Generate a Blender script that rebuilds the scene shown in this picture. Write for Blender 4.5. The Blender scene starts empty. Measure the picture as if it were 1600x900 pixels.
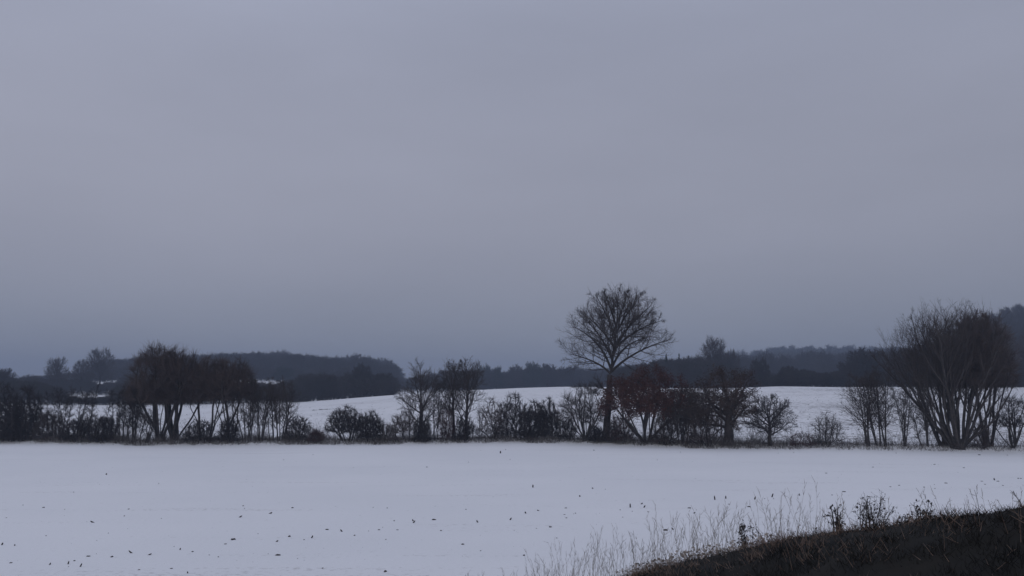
import bpy, math
import numpy as np

# ------------------------------------------------------------------ camera, sky, sun, exposure
scene = bpy.context.scene
COL = scene.collection
F, HOR, EYE = 1386.0, 620.0, 4.5            # focal length in px of a 1600 wide frame, horizon row, eye height above the field
PITCH = math.atan((HOR - 450.0) / F)
cam_data = bpy.data.cameras.new('camera')
cam_data.sensor_width = 36.0
cam_data.lens = 36.0 * F / 1600.0
cam_data.clip_start, cam_data.clip_end = 0.1, 9000.0
cam = bpy.data.objects.new('camera', cam_data)
COL.objects.link(cam)
cam.location = (0, 0, EYE)
cam.rotation_euler = (math.pi / 2 + PITCH, 0, 0)
scene.camera = cam

SUN_EL, SUN_ROT = math.radians(16), math.radians(215)
world = bpy.data.worlds.new('World')
scene.world = world
world.use_nodes = True
wn, wl = world.node_tree.nodes, world.node_tree.links
wn.clear()
w_out = wn.new('ShaderNodeOutputWorld')
w_bg = wn.new('ShaderNodeBackground')
w_sky = wn.new('ShaderNodeTexSky')
w_sky.sky_type = 'NISHITA'
w_sky.sun_disc = False
w_sky.sun_elevation = SUN_EL
w_sky.sun_rotation = SUN_ROT
w_tc = wn.new('ShaderNodeTexCoord')
w_sep = wn.new('ShaderNodeSeparateXYZ')
wl.new(w_tc.outputs['Generated'], w_sep.inputs[0])
w_ramp = wn.new('ShaderNodeValToRGB')       # overcast cloud sheet: darker at the horizon, brighter overhead
cr = w_ramp.color_ramp
cr.interpolation = 'B_SPLINE'
stops = [(0.0, (0.262, 0.282, 0.342)), (0.06, (0.262, 0.282, 0.342)), (0.14, (0.305, 0.313, 0.382)),
         (0.24, (0.330, 0.338, 0.408)), (0.42, (0.312, 0.332, 0.424)), (0.7, (0.385, 0.42, 0.54)), (1.0, (0.455, 0.49, 0.615))]
cr.elements[0].position, cr.elements[0].color = stops[0][0], (*stops[0][1], 1)
cr.elements[1].position, cr.elements[1].color = stops[-1][0], (*stops[-1][1], 1)
for p, c in stops[1:-1]:
    e = cr.elements.new(p)
    e.color = (*c, 1)
wl.new(w_sep.outputs['Z'], w_ramp.inputs[0])
w_map = wn.new('ShaderNodeMapping')         # long soft cloud bands
w_map.inputs['Scale'].default_value = (1.0, 1.0, 3.5)
w_map.inputs['Rotation'].default_value = (0.12, 0.22, 0.5)
wl.new(w_tc.outputs['Generated'], w_map.inputs[0])
w_noise = wn.new('ShaderNodeTexNoise')
w_noise.inputs['Scale'].default_value = 2.6
w_noise.inputs['Detail'].default_value = 4.0
w_noise.inputs['Roughness'].default_value = 0.45
wl.new(w_map.outputs[0], w_noise.inputs['Vector'])
w_mr = wn.new('ShaderNodeMapRange')
w_mr.inputs[1].default_value, w_mr.inputs[2].default_value = 0.25, 0.75
w_mr.inputs[3].default_value, w_mr.inputs[4].default_value = 0.93, 1.06
wl.new(w_noise.outputs[0], w_mr.inputs[0])
w_mul = wn.new('ShaderNodeVectorMath')
w_mul.operation = 'SCALE'
w_side = wn.new('ShaderNodeMath')            # the sun sets behind the cloud to the left
w_side.operation = 'MULTIPLY_ADD'
wl.new(w_sep.outputs['X'], w_side.inputs[0])
w_side.inputs[1].default_value = -0.15
w_side.inputs[2].default_value = 1.0
w_amp = wn.new('ShaderNodeMath')
w_amp.operation = 'MULTIPLY'
wl.new(w_mr.outputs[0], w_amp.inputs[0])
wl.new(w_side.outputs[0], w_amp.inputs[1])
wl.new(w_ramp.outputs[0], w_mul.inputs[0])
wl.new(w_amp.outputs[0], w_mul.inputs['Scale'])
w_sk = wn.new('ShaderNodeVectorMath')       # the clear sky above the cloud, seen only faintly through it
w_sk.operation = 'SCALE'
w_sk.inputs['Scale'].default_value = 0.08
wl.new(w_sky.outputs[0], w_sk.inputs[0])
w_mix = wn.new('ShaderNodeMix')
w_mix.data_type = 'RGBA'
w_mix.inputs[0].default_value = 0.96
wl.new(w_sk.outputs[0], w_mix.inputs[6])
wl.new(w_mul.outputs[0], w_mix.inputs[7])
wl.new(w_mix.outputs[2], w_bg.inputs['Color'])
w_bg.inputs['Strength'].default_value = 1.0
wl.new(w_bg.outputs[0], w_out.inputs['Surface'])

sun_data = bpy.data.lights.new('sun', 'SUN')
sun_data.energy = 0.5
sun_data.angle = math.radians(60)
sun_data.color = (1.0, 0.95, 0.9)
sun = bpy.data.objects.new('sun', sun_data)
COL.objects.link(sun)
sun.rotation_euler = (math.pi / 2 - SUN_EL, 0, math.pi - SUN_ROT)

scene.view_settings.view_transform = 'Standard'
scene.view_settings.look = 'None'
scene.view_settings.exposure = 0.1
scene.view_settings.gamma = 1.0
scene.view_settings.use_curve_mapping = False
scene.render.engine = 'CYCLES'
cy = scene.cycles
cy.use_denoising = True
cy.max_bounces = 4
cy.diffuse_bounces = 2
cy.glossy_bounces = 1
cy.transmission_bounces = 2
cy.volume_bounces = 0
cy.transparent_max_bounces = 4
cy.caustics_reflective = cy.caustics_refractive = False

# ------------------------------------------------------------------ helpers
SP, CP = math.sin(PITCH), math.cos(PITCH)
def zray(py, Y):                            # height at distance Y of the sight line through row py
    return EYE + Y * (SP * F + CP * (450.0 - py)) / (CP * F - SP * (450.0 - py))
def xray(px, py, Y):
    return Y * (px - 800.0) / (CP * F - SP * (450.0 - py))
def depth_on_field(py, z=0.0):
    return (z - EYE) / ((SP * F + CP * (450.0 - py)) / (CP * F - SP * (450.0 - py)))
def mpp(Y):                                 # metres per photo pixel at distance Y
    return Y / (CP * F + SP * 170)

def tag(o, label=None, cat=None, group=None, kind=None):
    if label: o['label'] = label
    if cat: o['category'] = cat
    if group: o['group'] = group
    if kind: o['kind'] = kind
    return o

def norm(v):
    return v / np.maximum(np.linalg.norm(v, axis=-1, keepdims=True), 1e-9)

def raw_mesh(name, V, Q, mat, smooth=False):
    V = np.ascontiguousarray(V, dtype=np.float32).reshape(-1, 3)
    Q = np.ascontiguousarray(Q, dtype=np.int32)
    me = bpy.data.meshes.new(name)
    k = Q.shape[1]
    me.vertices.add(len(V))
    me.vertices.foreach_set('co', V.ravel())
    me.loops.add(Q.size)
    me.loops.foreach_set('vertex_index', Q.ravel())
    me.polygons.add(len(Q))
    me.polygons.foreach_set('loop_start', np.arange(0, Q.size, k, dtype=np.int32))
    if smooth:
        me.polygons.foreach_set('use_smooth', np.ones(len(Q), dtype=bool))
    me.update(calc_edges=True)
    if mat: me.materials.append(mat)
    return me

def add_obj(name, me, parent=None, loc=None):
    o = bpy.data.objects.new(name, me)
    COL.objects.link(o)
    if parent: o.parent = parent
    if loc is not None: o.location = loc
    return o

def empty(name, loc):
    o = bpy.data.objects.new(name, None)
    o.empty_display_size = 0.3
    COL.objects.link(o)
    o.location = loc
    return o

def copy_thing(o, loc, rz, sc):
    c = o.copy(); COL.objects.link(c)
    c.location = loc; c.rotation_euler = (0, 0, rz); c.scale = sc
    for ch in o.children:
        d = ch.copy(); COL.objects.link(d); d.parent = c
    return c

class Geo:                                  # collects quads
    def __init__(self): self.V, self.Q, self.n = [], [], 0
    def add(self, V, Q):
        V = np.asarray(V).reshape(-1, 3)
        self.V.append(V); self.Q.append(np.asarray(Q) + self.n); self.n += len(V)
    def mesh(self, name, mat, smooth=False):
        return raw_mesh(name, np.concatenate(self.V), np.concatenate(self.Q), mat, smooth)

def tubes(geo, P, R, k=3):
    N, M = P.shape[:2]
    if N == 0: return
    T = norm(np.gradient(P, axis=1))
    d = norm(P[:, -1] - P[:, 0])
    ref = np.where(np.abs(d[:, :1]) < 0.6, np.array([[1.0, 0, 0]]), np.array([[0, 1.0, 0]]))[:, None, :]
    e1 = norm(np.cross(T, ref)); e2 = np.cross(T, e1)
    a = np.arange(k) * 2 * math.pi / k
    ring = e1[:, :, None, :] * np.cos(a)[None, None, :, None] + e2[:, :, None, :] * np.sin(a)[None, None, :, None]
    V = P[:, :, None, :] + ring * R[:, :, None, None]
    i = np.arange(N)[:, None, None] * (M * k); j = np.arange(M - 1)[None, :, None] * k; c = np.arange(k)[None, None, :]
    c2 = (c + 1) % k
    Q = np.stack(np.broadcast_arrays(i + j + c, i + j + c2, i + j + k + c2, i + j + k + c), -1).reshape(-1, 4)
    geo.add(V, Q)

def env_limit(P, D, L, env, rng, lo=0.78, hi=1.06):
    c, r = env
    p = (P - c) / r; d = D / r
    A = (d * d).sum(-1); B = (p * d).sum(-1); C = (p * p).sum(-1) - rng.uniform(lo, hi, len(P)) ** 2
    disc = B * B - A * C
    s = np.where(disc > 0, (-B + np.sqrt(np.maximum(disc, 0))) / A, 0.0)
    return np.minimum(L, np.maximum(s, 0.10 * L))

def grow(rng, P0, D0, L, R0, n, wander, up, tip=0.3):
    N = len(P0)
    P = np.zeros((N, n + 1, 3)); R = np.zeros((N, n + 1))
    P[:, 0] = P0; R[:, 0] = R0
    d = norm(D0); step = (L / n)[:, None]
    for s in range(n):
        d = norm(d + rng.normal(0, wander, (N, 3)) + np.array([0, 0, up]))
        P[:, s + 1] = P[:, s] + d * step
        R[:, s + 1] = R0 * (1 - (1 - tip) * (s + 1) / n)
    return P, R

def spawn(rng, P, R, L, k, t0, t1, ang, angsd, lr, rr, lift=0.0, tipshort=0.5):
    N, M = P.shape[:2]
    t = t0 + (t1 - t0) * (np.arange(k)[None, :] + rng.random((N, k))) / k
    f = t * (M - 1); i = np.minimum(f.astype(int), M - 2); w = (f - i)[..., None]
    r = np.arange(N)[:, None]
    p = P[r, i] * (1 - w) + P[r, i + 1] * w
    T = norm(P[r, i + 1] - P[r, i])
    rad = R[r, i] * (1 - w[..., 0]) + R[r, i + 1] * w[..., 0]
    az = rng.random((N, 1)) * 6.283 + np.arange(k)[None, :] * 2.4 + rng.normal(0, 0.5, (N, k))
    ref = np.where(np.abs(T[..., 2:]) < 0.85, np.array([0, 0, 1.0]), np.array([1.0, 0, 0]))
    e1 = norm(np.cross(T, ref)); e2 = np.cross(T, e1)
    a0, a1 = ang if isinstance(ang, tuple) else (ang, ang)
    a = np.radians(a0 + (a1 - a0) * (t - t0) / max(t1 - t0, 1e-6) + rng.normal(0, angsd, (N, k)))[..., None]
    D = np.cos(a) * T + np.sin(a) * (np.cos(az)[..., None] * e1 + np.sin(az)[..., None] * e2)
    D[..., 2] += lift
    Lc = L[:, None] * lr * (1 - tipshort * (t - t0) / max(t1 - t0, 1e-6)) * rng.uniform(0.65, 1.3, (N, k))
    return p.reshape(-1, 3), norm(D.reshape(-1, 3)), Lc.reshape(-1), (rad * rr).reshape(-1)

# ------------------------------------------------------------------ materials
def material(name, c1, c2, scale=3.0, rough=0.9, detail=4.0, bump=0.0, coord='Object', spec=0.2, contrast=(0.3, 0.7)):
    m = bpy.data.materials.new(name); m.use_nodes = True
    nt = m.node_tree; b = nt.nodes['Principled BSDF']
    b.inputs['Roughness'].default_value = rough
    b.inputs['Specular IOR Level'].default_value = spec
    tc = nt.nodes.new('ShaderNodeTexCoord')
    no = nt.nodes.new('ShaderNodeTexNoise')
    no.inputs['Scale'].default_value = scale; no.inputs['Detail'].default_value = detail
    nt.links.new(tc.outputs[coord], no.inputs['Vector'])
    r = nt.nodes.new('ShaderNodeValToRGB')
    r.color_ramp.elements[0].position, r.color_ramp.elements[1].position = contrast
    r.color_ramp.elements[0].color = (*c1, 1); r.color_ramp.elements[1].color = (*c2, 1)
    nt.links.new(no.outputs[0], r.inputs[0]); nt.links.new(r.outputs[0], b.inputs['Base Color'])
    if bump:
        bp = nt.nodes.new('ShaderNodeBump'); bp.inputs['Strength'].default_value = bump
        nt.links.new(no.outputs[0], bp.inputs['Height']); nt.links.new(bp.outputs[0], b.inputs['Normal'])
    return m

M = {}
M['bark'] = material('bark_dark', (0.030, 0.027, 0.027), (0.075, 0.066, 0.062), 5.0, bump=0.4)
M['twig'] = material('twig_grey_brown', (0.050, 0.043, 0.042), (0.085, 0.072, 0.068), 1.2)
M['twig_dark'] = material('twig_dark', (0.028, 0.025, 0.027), (0.055, 0.048, 0.048), 1.2)
M['twig_brown'] = material('twig_brown', (0.060, 0.046, 0.043), (0.102, 0.078, 0.070), 1.0)
M['twig_red'] = material('twig_reddish', (0.060, 0.034, 0.032), (0.095, 0.055, 0.050), 1.2)
M['leaf_red'] = material('leaf_dead_red_brown', (0.054, 0.026, 0.022), (0.105, 0.048, 0.037), 2.5)
M['leaf_brown'] = material('leaf_dead_brown', (0.040, 0.029, 0.025), (0.080, 0.055, 0.044), 2.5)
M['evergreen'] = material('needle_dark_green', (0.018, 0.026, 0.020), (0.040, 0.050, 0.038), 1.0)
M['wood_far'] = material('far_wood', (0.030, 0.028, 0.028), (0.062, 0.055, 0.052), 0.15)
M['soil'] = material('bare_soil', (0.022, 0.020, 0.020), (0.060, 0.052, 0.046), 9.0)
M['straw'] = material('dry_straw', (0.13, 0.105, 0.080), (0.26, 0.215, 0.165), 1.5)
M['verge_grass'] = material('verge_grass_frosted', (0.075, 0.065, 0.055), (0.30, 0.28, 0.265), 0.9, contrast=(0.36, 0.72))
M['bank_grass'] = material('bank_grass', (0.007, 0.007, 0.006), (0.021, 0.018, 0.015), 1.1, contrast=(0.35, 0.65))
M['bank_brown'] = material('bank_dead_grass', (0.12, 0.080, 0.062), (0.36, 0.265, 0.21), 2.4)
M['bank_soil'] = material('bank_soil', (0.006, 0.006, 0.005), (0.014, 0.012, 0.009), 2.0, bump=0.3)
M['dead_leaf'] = material('pale_dead_leaf', (0.22, 0.19, 0.17), (0.45, 0.40, 0.36), 3.0)

def snow_material():
    m = bpy.data.materials.new('snow'); m.use_nodes = True
    nt = m.node_tree; b = nt.nodes['Principled BSDF']; L = nt.links.new
    b.inputs['Roughness'].default_value = 0.75
    b.inputs['Specular IOR Level'].default_value = 0.15
    tc = nt.nodes.new('ShaderNodeTexCoord')
    def noise(scale, detail, rough=0.5, vec=None, mscale=None):
        n = nt.nodes.new('ShaderNodeTexNoise')
        n.inputs['Scale'].default_value = scale; n.inputs['Detail'].default_value = detail; n.inputs['Roughness'].default_value = rough
        if mscale:
            mp = nt.nodes.new('ShaderNodeMapping'); mp.inputs['Scale'].default_value = mscale
            mp.inputs['Rotation'].default_value = (0, 0, math.radians(-30))
            L(tc.outputs['Object'], mp.inputs[0]); L(mp.outputs[0], n.inputs['Vector'])
        else:
            L(tc.outputs['Object'], n.inputs['Vector'])
        return n
    big = noise(0.08, 5)                                   # broad drift patches
    rows = noise(0.6, 4, 0.6, mscale=(0.12, 1.0, 1.0))     # thin snow along the drill rows
    fine = noise(5.0, 4, 0.6)
    r1 = nt.nodes.new('ShaderNodeValToRGB')
    r1.color_ramp.elements[0].position, r1.color_ramp.elements[1].position = 0.3, 0.7
    r1.color_ramp.elements[0].color = (0.85, 0.855, 0.865, 1); r1.color_ramp.elements[1].color = (0.91, 0.91, 0.915, 1)
    L(big.outputs[0], r1.inputs[0])
    mul = nt.nodes.new('ShaderNodeMath'); mul.operation = 'MULTIPLY'
    L(rows.outputs[0], mul.inputs[0]); L(fine.outputs[0], mul.inputs[1])
    r2 = nt.nodes.new('ShaderNodeValToRGB')
    r2.color_ramp.elements[0].position, r2.color_ramp.elements[1].position = 0.33, 0.46
    r2.color_ramp.elements[0].color = (0, 0, 0, 1); r2.color_ramp.elements[1].color = (0.42, 0.42, 0.42, 1)
    L(mul.outputs[0], r2.inputs[0])
    mx = nt.nodes.new('ShaderNodeMix'); mx.data_type = 'RGBA'
    L(r2.outputs[0], mx.inputs[0]); L(r1.outputs[0], mx.inputs[6]); mx.inputs[7].default_value = (0.30, 0.28, 0.26, 1)
    # far field: soil shows through the thin snow in clods
    at = nt.nodes.new('ShaderNodeAttribute'); at.attribute_name = 'thin'
    cl = noise(1.1, 5, 0.7); patch = noise(0.05, 3)
    ad = nt.nodes.new('ShaderNodeMath'); ad.operation = 'MULTIPLY_ADD'
    L(patch.outputs[0], ad.inputs[0]); ad.inputs[1].default_value = 0.5; L(cl.outputs[0], ad.inputs[2])
    r3 = nt.nodes.new('ShaderNodeMapRange'); r3.inputs[1].default_value, r3.inputs[2].default_value = 0.76, 0.92
    L(ad.outputs[0], r3.inputs[0])
    m3 = nt.nodes.new('ShaderNodeMath'); m3.operation = 'MULTIPLY'
    L(r3.outputs[0], m3.inputs[0]); L(at.outputs['Fac'], m3.inputs[1])
    mx2 = nt.nodes.new('ShaderNodeMix'); mx2.data_type = 'RGBA'
    L(m3.outputs[0], mx2.inputs[0]); L(mx.outputs[2], mx2.inputs[6]); mx2.inputs[7].default_value = (0.16, 0.145, 0.135, 1)
    L(mx2.outputs[2], b.inputs['Base Color'])
    bp = nt.nodes.new('ShaderNodeBump'); bp.inputs['Strength'].default_value = 0.35; bp.inputs['Distance'].default_value = 0.05
    L(fine.outputs[0], bp.inputs['Height']); L(bp.outputs[0], b.inputs['Normal'])
    return m
M['snow'] = snow_material()

# ------------------------------------------------------------------ terrain
HE_PX = np.array([-400, 0, 200, 400, 600, 800, 950, 1100, 1300, 1600, 2000.0])
HE_PY = np.array([688, 693, 696, 696, 694, 692, 695, 700, 704, 706, 709.0])   # far edge of the near snow field
HE_Y = depth_on_field(HE_PY)
def hedge_y(px): return np.interp(px, HE_PX, HE_Y)
C_PX = np.array([-900, 0, 180, 300, 470, 620, 750, 880, 1100, 1210, 1350, 1450, 1560, 1700, 2400.0])
C_Y = np.array([230, 300, 420, 650, 950, 1300, 2000, 3600.0])
C_PY = np.array([
 [633, 633, 634, 633, 629, 617, 609, 604, 607, 604, 605, 605, 605, 606, 610],
 [624, 622, 620, 620, 628, 622, 612, 608, 612, 609, 609, 609, 606, 604, 604],
 [610, 606, 597, 594, 598, 617, 613, 609, 611, 608, 606, 595, 545, 528, 522],
 [604, 600, 590, 586, 588, 602, 608, 608, 606, 602, 596, 560, 500, 480, 478],
 [604, 602, 592, 588, 590, 602, 607, 607, 580, 565, 562, 560, 520, 500, 500],
 [604, 603, 598, 596, 596, 603, 607, 607, 590, 580, 575, 572, 550, 540, 540],
 [606, 606, 604, 602, 602, 605, 607, 607, 600, 596, 592, 590, 580, 575, 575],
 [608, 608, 608, 608, 608, 608, 609, 609, 608, 606, 606, 606, 604, 604, 604.0]])
C_Z = np.stack([zray(C_PY[i], C_Y[i]) for i in range(len(C_Y))])
def gz(x, y):
    x = np.asarray(x, float); y = np.asarray(y, float)
    x, y = np.broadcast_arrays(x, y)
    px = 800 + F * CP * x / np.maximum(y, 40.0)
    hy = hedge_y(px)
    cols = np.stack([np.interp(px, C_PX, C_Z[i]) for i in range(len(C_Y))])
    # rising field behind the hedge
    s = np.clip((y - hy - 2) / (230 - hy - 2), 0, 1)
    z = cols[0] * (s * 0.8 + 0.2 * s * s)
    far = np.clip(y, 230, 3599.9)
    i = np.clip(np.searchsorted(C_Y, far, side='right') - 1, 0, len(C_Y) - 2)
    t = (far - C_Y[i]) / (C_Y[i + 1] - C_Y[i])
    a = np.take_along_axis(cols, i[None], 0)[0]; b = np.take_along_axis(cols, (i + 1)[None], 0)[0]
    z = np.where(y > 230, a + (b - a) * t, z)
    z = z + 0.40 * np.exp(-((y - hy - 1.4) / 1.1) ** 2)
    z = z + np.where(y > 40, 0.05, 0.02) * np.sin(x * 0.23 + 1.0) * np.sin(y * 0.17 + x * 0.05)
    return z

def axis(parts):
    a = [np.arange(p, q, s) for p, q, s in parts]
    return np.concatenate(a + [[parts[-1][1]]])
gx_half = axis([(0, 130, 2.0), (130, 420, 7), (420, 2200, 90)])
gx = np.concatenate([-gx_half[:0:-1], gx_half])
gy = axis([(-300, 0, 30), (0, 60, 2.0), (60, 100, 0.6), (100, 240, 2.5), (240, 480, 6), (480, 1500, 25), (1500, 2200, 100)])
X, Y = np.meshgrid(gx, gy)
Z = gz(X, Y)
nx, ny = len(gx), len(gy)
idx = np.arange(nx * ny).reshape(ny, nx)
Q = np.stack([idx[:-1, :-1], idx[:-1, 1:], idx[1:, 1:], idx[1:, :-1]], -1).reshape(-1, 4)
me = raw_mesh('snow_field', np.stack([X, Y, Z], -1), Q, M['snow'], True)
PX = 800 + F * CP * X / np.maximum(Y, 40.0)
thin = np.clip((Y - hedge_y(PX) - 0.3) / 1.0, 0, 1) * np.interp(PX, [0, 450, 640, 760, 1000, 1250, 1700], [0.8, 0.55, 0.35, 0.25, 0.6, 1.0, 1.0])
thin *= np.interp(Y, [80, 120, 230, 260], [1.0, 1.0, 0.55, 0.5])
at = me.attributes.new('thin', 'FLOAT', 'POINT'); at.data.foreach_set('value', thin.astype(np.float32).ravel())
tag(add_obj('snow_field', me), 'snow covered farmland rolling to the horizon', kind='structure')

# embankment the picture is taken from: its shoulder crosses the lower right corner
RIDGE = [(700, 960, 17.5), (850, 930, 15.5), (975, 903, 14), (1050, 885, 13.2), (1130, 868, 12.6), (1200, 850, 12), (1270, 841, 11.5), (1330, 832, 11),
         (1400, 821, 10.4), (1450, 815, 10), (1520, 806, 9.5), (1600, 793, 9), (1750, 775, 8.4), (2000, 745, 7.8), (2500, 720, 7)]
RP = np.array([(xray(a, b, c), c, zray(b + 10, c)) for a, b, c in RIDGE])
ctrl = [tuple(p) for p in RP]
for p in RP:
    n = np.array([0.30, 0.95])
    for dd, fz in ((1.3, 0.66), (3.0, 0.22), (5.0, -0.03), (8.0, -0.3)):
        ctrl.append((p[0] + n[0] * dd, p[1] + n[1] * dd, p[2] * fz - (0.2 if fz < 0 else 0)))
ctrl += [(0, 0, 2.85), (-3, 0, 2.6), (3, 0, 2.95), (8, 0, 3.2), (0, 4, 2.6), (2, 5, 2.75), (4, 5, 3.05), (8, 4, 3.3), (-3, 4, 2.1), (-6, 3, 1.2), (-9, 0, 1.0),
         (0, 9, 1.9), (2, 9.5, 2.2), (-3, 9, 1.2), (-6, 9, 0.3), (-9, 8, -0.2), (-12, 4, -0.2), (-6, 16, -0.3), (-2, 14, 0.5), (-12, 16, -0.6), (14, 4, 3.7), (16, 0, 3.6), (0, -6, 2.9), (10, -6, 3.2), (-10, -6, 1.2), (24, 10, 3.0), (24, 0, 3.6)]
ctrl = np.array(ctrl)
def rbf(a, b): return np.linalg.norm(a[:, None] - b[None], axis=-1)
W = np.linalg.solve(rbf(ctrl[:, :2], ctrl[:, :2]) + 1e-3 * np.eye(len(ctrl)), ctrl[:, 2])
def bank_z(x, y):
    sh = np.shape(x)
    q = np.stack([np.ravel(x), np.ravel(y)], -1)
    z = rbf(q, ctrl[:, :2]) @ W
    z = z + 0.035 * np.sin(q[:, 0] * 3.1 + 1.3 * np.sin(q[:, 1] * 1.7)) * np.sin(q[:, 1] * 2.7) + 0.02 * np.sin(q[:, 0] * 9 + q[:, 1] * 5)
    return z.reshape(sh)
bx, by = np.linspace(-12, 22, 150), np.linspace(-5, 25, 140)
BX, BY = np.meshgrid(bx, by)
idx = np.arange(150 * 140).reshape(140, 150)
Q = np.stack([idx[:-1, :-1], idx[:-1, 1:], idx[1:, 1:], idx[1:, :-1]], -1).reshape(-1, 4)
BZ = bank_z(BX, BY)
BZ = np.where(BZ < 0.25, BZ - (0.25 - BZ) * 2.0, BZ)
tag(add_obj('grass_bank', raw_mesh('grass_bank', np.stack([BX, BY, BZ], -1), Q, M['bank_soil'], True)), 'dark grassy embankment crossing the lower right corner', kind='structure')

# ------------------------------------------------------------------ plants
def stems_fan(rng, n, spread, L, R, base=0.15, az0=None, lean=0.0, power=1.0):
    az = rng.random(n) * 6.283 if az0 is None else az0
    az = (np.arange(n) + rng.uniform(-0.3, 0.3, n)) * 6.283 * 0.618
    tilt = np.radians(spread) * (np.linspace(0.12, 1, n) ** power) * rng.uniform(0.85, 1.1, n)
    D = np.stack([np.sin(tilt) * np.cos(az) + lean, np.sin(tilt) * np.sin(az) * 0.8, np.cos(tilt)], -1)
    P = np.stack([np.cos(az) * base * rng.uniform(0.3, 1, n), np.sin(az) * base * rng.uniform(0.3, 1, n), np.full(n, -0.08)], -1)
    return P, norm(D), L * rng.uniform(0.8, 1.05, n), R * rng.uniform(0.65, 1.1, n)

def build_plant(kind, seed, H, wl_, wr_, zb, opt):
    """level arrays for a plant of height H, crown from zb up, reaching wl_ to the left and wr_ to the right"""
    rng = np.random.default_rng(seed)
    if kind == 'bush': H, wl_, wr_ = H * 1.07, wl_ * 1.25, wr_ * 1.25
    cx, rx = (wr_ - wl_) / 2, (wl_ + wr_) / 2
    ze = zb - opt.get('sag', 0.45) * (H - zb)      # the crown shape goes on below its lowest twigs, so the base is broad
    env = (np.array([cx, 0, (H + ze) / 2]), np.array([rx, max(rx * opt.get('depth', 0.85), 0.5), (H - ze) / 2]))
    dens = opt.get('dens', 1.0); tr = opt.get('tr', 0.009 if kind == 'thin' else 0.007)
    cap = opt.get('cap', 8000 if kind == 'oak' else (2600 if kind == 'bush' else 4800))
    def thin_out(q):
        if len(q[0]) <= cap: return q
        i = rng.choice(len(q[0]), cap, replace=False)
        return tuple(a[i] for a in q)
    levels = []
    def kk(v): return max(2, int(round(v * dens)))
    if True:
        n = opt.get('n', 9)
        sp = {'fan': 38, 'bush': 66, 'thin': 12}[kind]
        sp = opt.get('spread', sp)
        P, D, L, R = stems_fan(rng, n, sp, H * {'fan': 0.92, 'bush': 0.8, 'thin': 0.97}[kind], opt.get('r', 0.07), opt.get('base', 0.2), lean=opt.get('lean', 0.0))
        L = env_limit(P, D, L, (env[0], env[1] * 1.0), rng, 0.85, 1.0)
        L = np.maximum(L, 0.45 * H)
        p, r = grow(rng, P, D, L, R, 10, {'fan': 0.075, 'bush': 0.12, 'thin': 0.045}[kind], {'fan': 0.04, 'bush': 0.06, 'thin': 0.03}[kind], 0.2)
        levels.append((p, r, L, 6))
        ts = min(0.75, max(0.12, opt.get('t0', (zb / H) * (0.45 if kind == 'thin' else 0.9))))
        a1, l1 = {'fan': (31, 0.46), 'bush': (46, 0.55), 'thin': (46, 0.38)}[kind]
        q = spawn(rng, p, r, L, kk({'fan': 13, 'bush': 11, 'thin': 20}[kind]), ts, 1.0, opt.get('a1', a1), 9, opt.get('l1', l1), 0.5, {'fan': 0.25, 'bush': 0.1, 'thin': 0.05}[kind], 0.55)
        L = np.maximum(env_limit(q[0], q[1], q[2], env, rng, 0.65, 1.02), (0.35 if kind == 'thin' else 0.1) * q[2])
        p, r = grow(rng, q[0], q[1], L, np.maximum(q[3], tr * 1.5), 4, 0.11, {'fan': 0.08, 'bush': 0.05, 'thin': 0.03}[kind], 0.35); levels.append((p, r, L, 4 if kind == 'fan' else 3))
        q = spawn(rng, p, r, L, kk({'fan': 9, 'bush': 8, 'thin': 7}[kind]), 0.12, 1.0, {'fan': 34, 'bush': 46, 'thin': 40}[kind], 12, 0.5, 0.6, {'fan': 0.16, 'bush': 0.06, 'thin': 0.05}[kind], 0.4)
        L = env_limit(q[0], q[1], np.maximum(q[2], 0.25), env, rng, 0.72, 1.12)
        p, r = grow(rng, q[0], q[1], L, np.clip(q[3], tr, tr * 1.8), 1 if kind == 'bush' else 2, 0.11, 0.05, 0.55); levels.append((p, r, L, 3))
        if opt.get('fine', True):
            q = thin_out(spawn(rng, p, r, L, kk({'fan': 6, 'bush': 5, 'thin': 4}[kind]), 0.15, 1.0, {'fan': 30, 'bush': 45, 'thin': 40}[kind], 10, 0.7, 0.8, 0.05, 0.3))
            L = np.clip(env_limit(q[0], q[1], np.clip(q[2], 0.18, 0.7), env, rng, 0.8, 1.15), 0.16, 0.7) * rng.uniform(0.6, 1.6, len(q[2]))
            p, r = grow(rng, q[0], q[1], L, np.full(len(L), tr), 1, 0.1, 0.05, 0.5); levels.append((p, r, L, 3))
    return levels

def leaf_mesh(rng, ends, n, size, spread=0.13):
    c = ends[rng.integers(0, len(ends), n)] + rng.normal(0, spread, (n, 3))
    s = size * rng.uniform(0.5, 1.25, (n, 1))
    a = norm(rng.normal(0, 1, (n, 3))); b = norm(np.cross(a, rng.normal(0, 1, (n, 3)))); d = np.cross(a, b)
    V = np.stack([c - a * s, c + b * s * 0.6 + d * s * 0.25, c + a * s, c - b * s * 0.6 + d * s * 0.25], 1)
    return V.reshape(-1, 3), np.arange(n * 4).reshape(-1, 4)

def resample(q, n):
    q = np.array(q, float); d = np.concatenate([[0], np.cumsum(np.linalg.norm(np.diff(q, axis=0), axis=1))])
    t = np.linspace(0, d[-1], n)
    q = np.stack([np.interp(t, d, q[:, k]) for k in range(3)], -1)
    for _ in range(2): q[1:-1] = 0.5 * q[1:-1] + 0.25 * (q[:-2] + q[2:])
    return q, d[-1]

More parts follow.
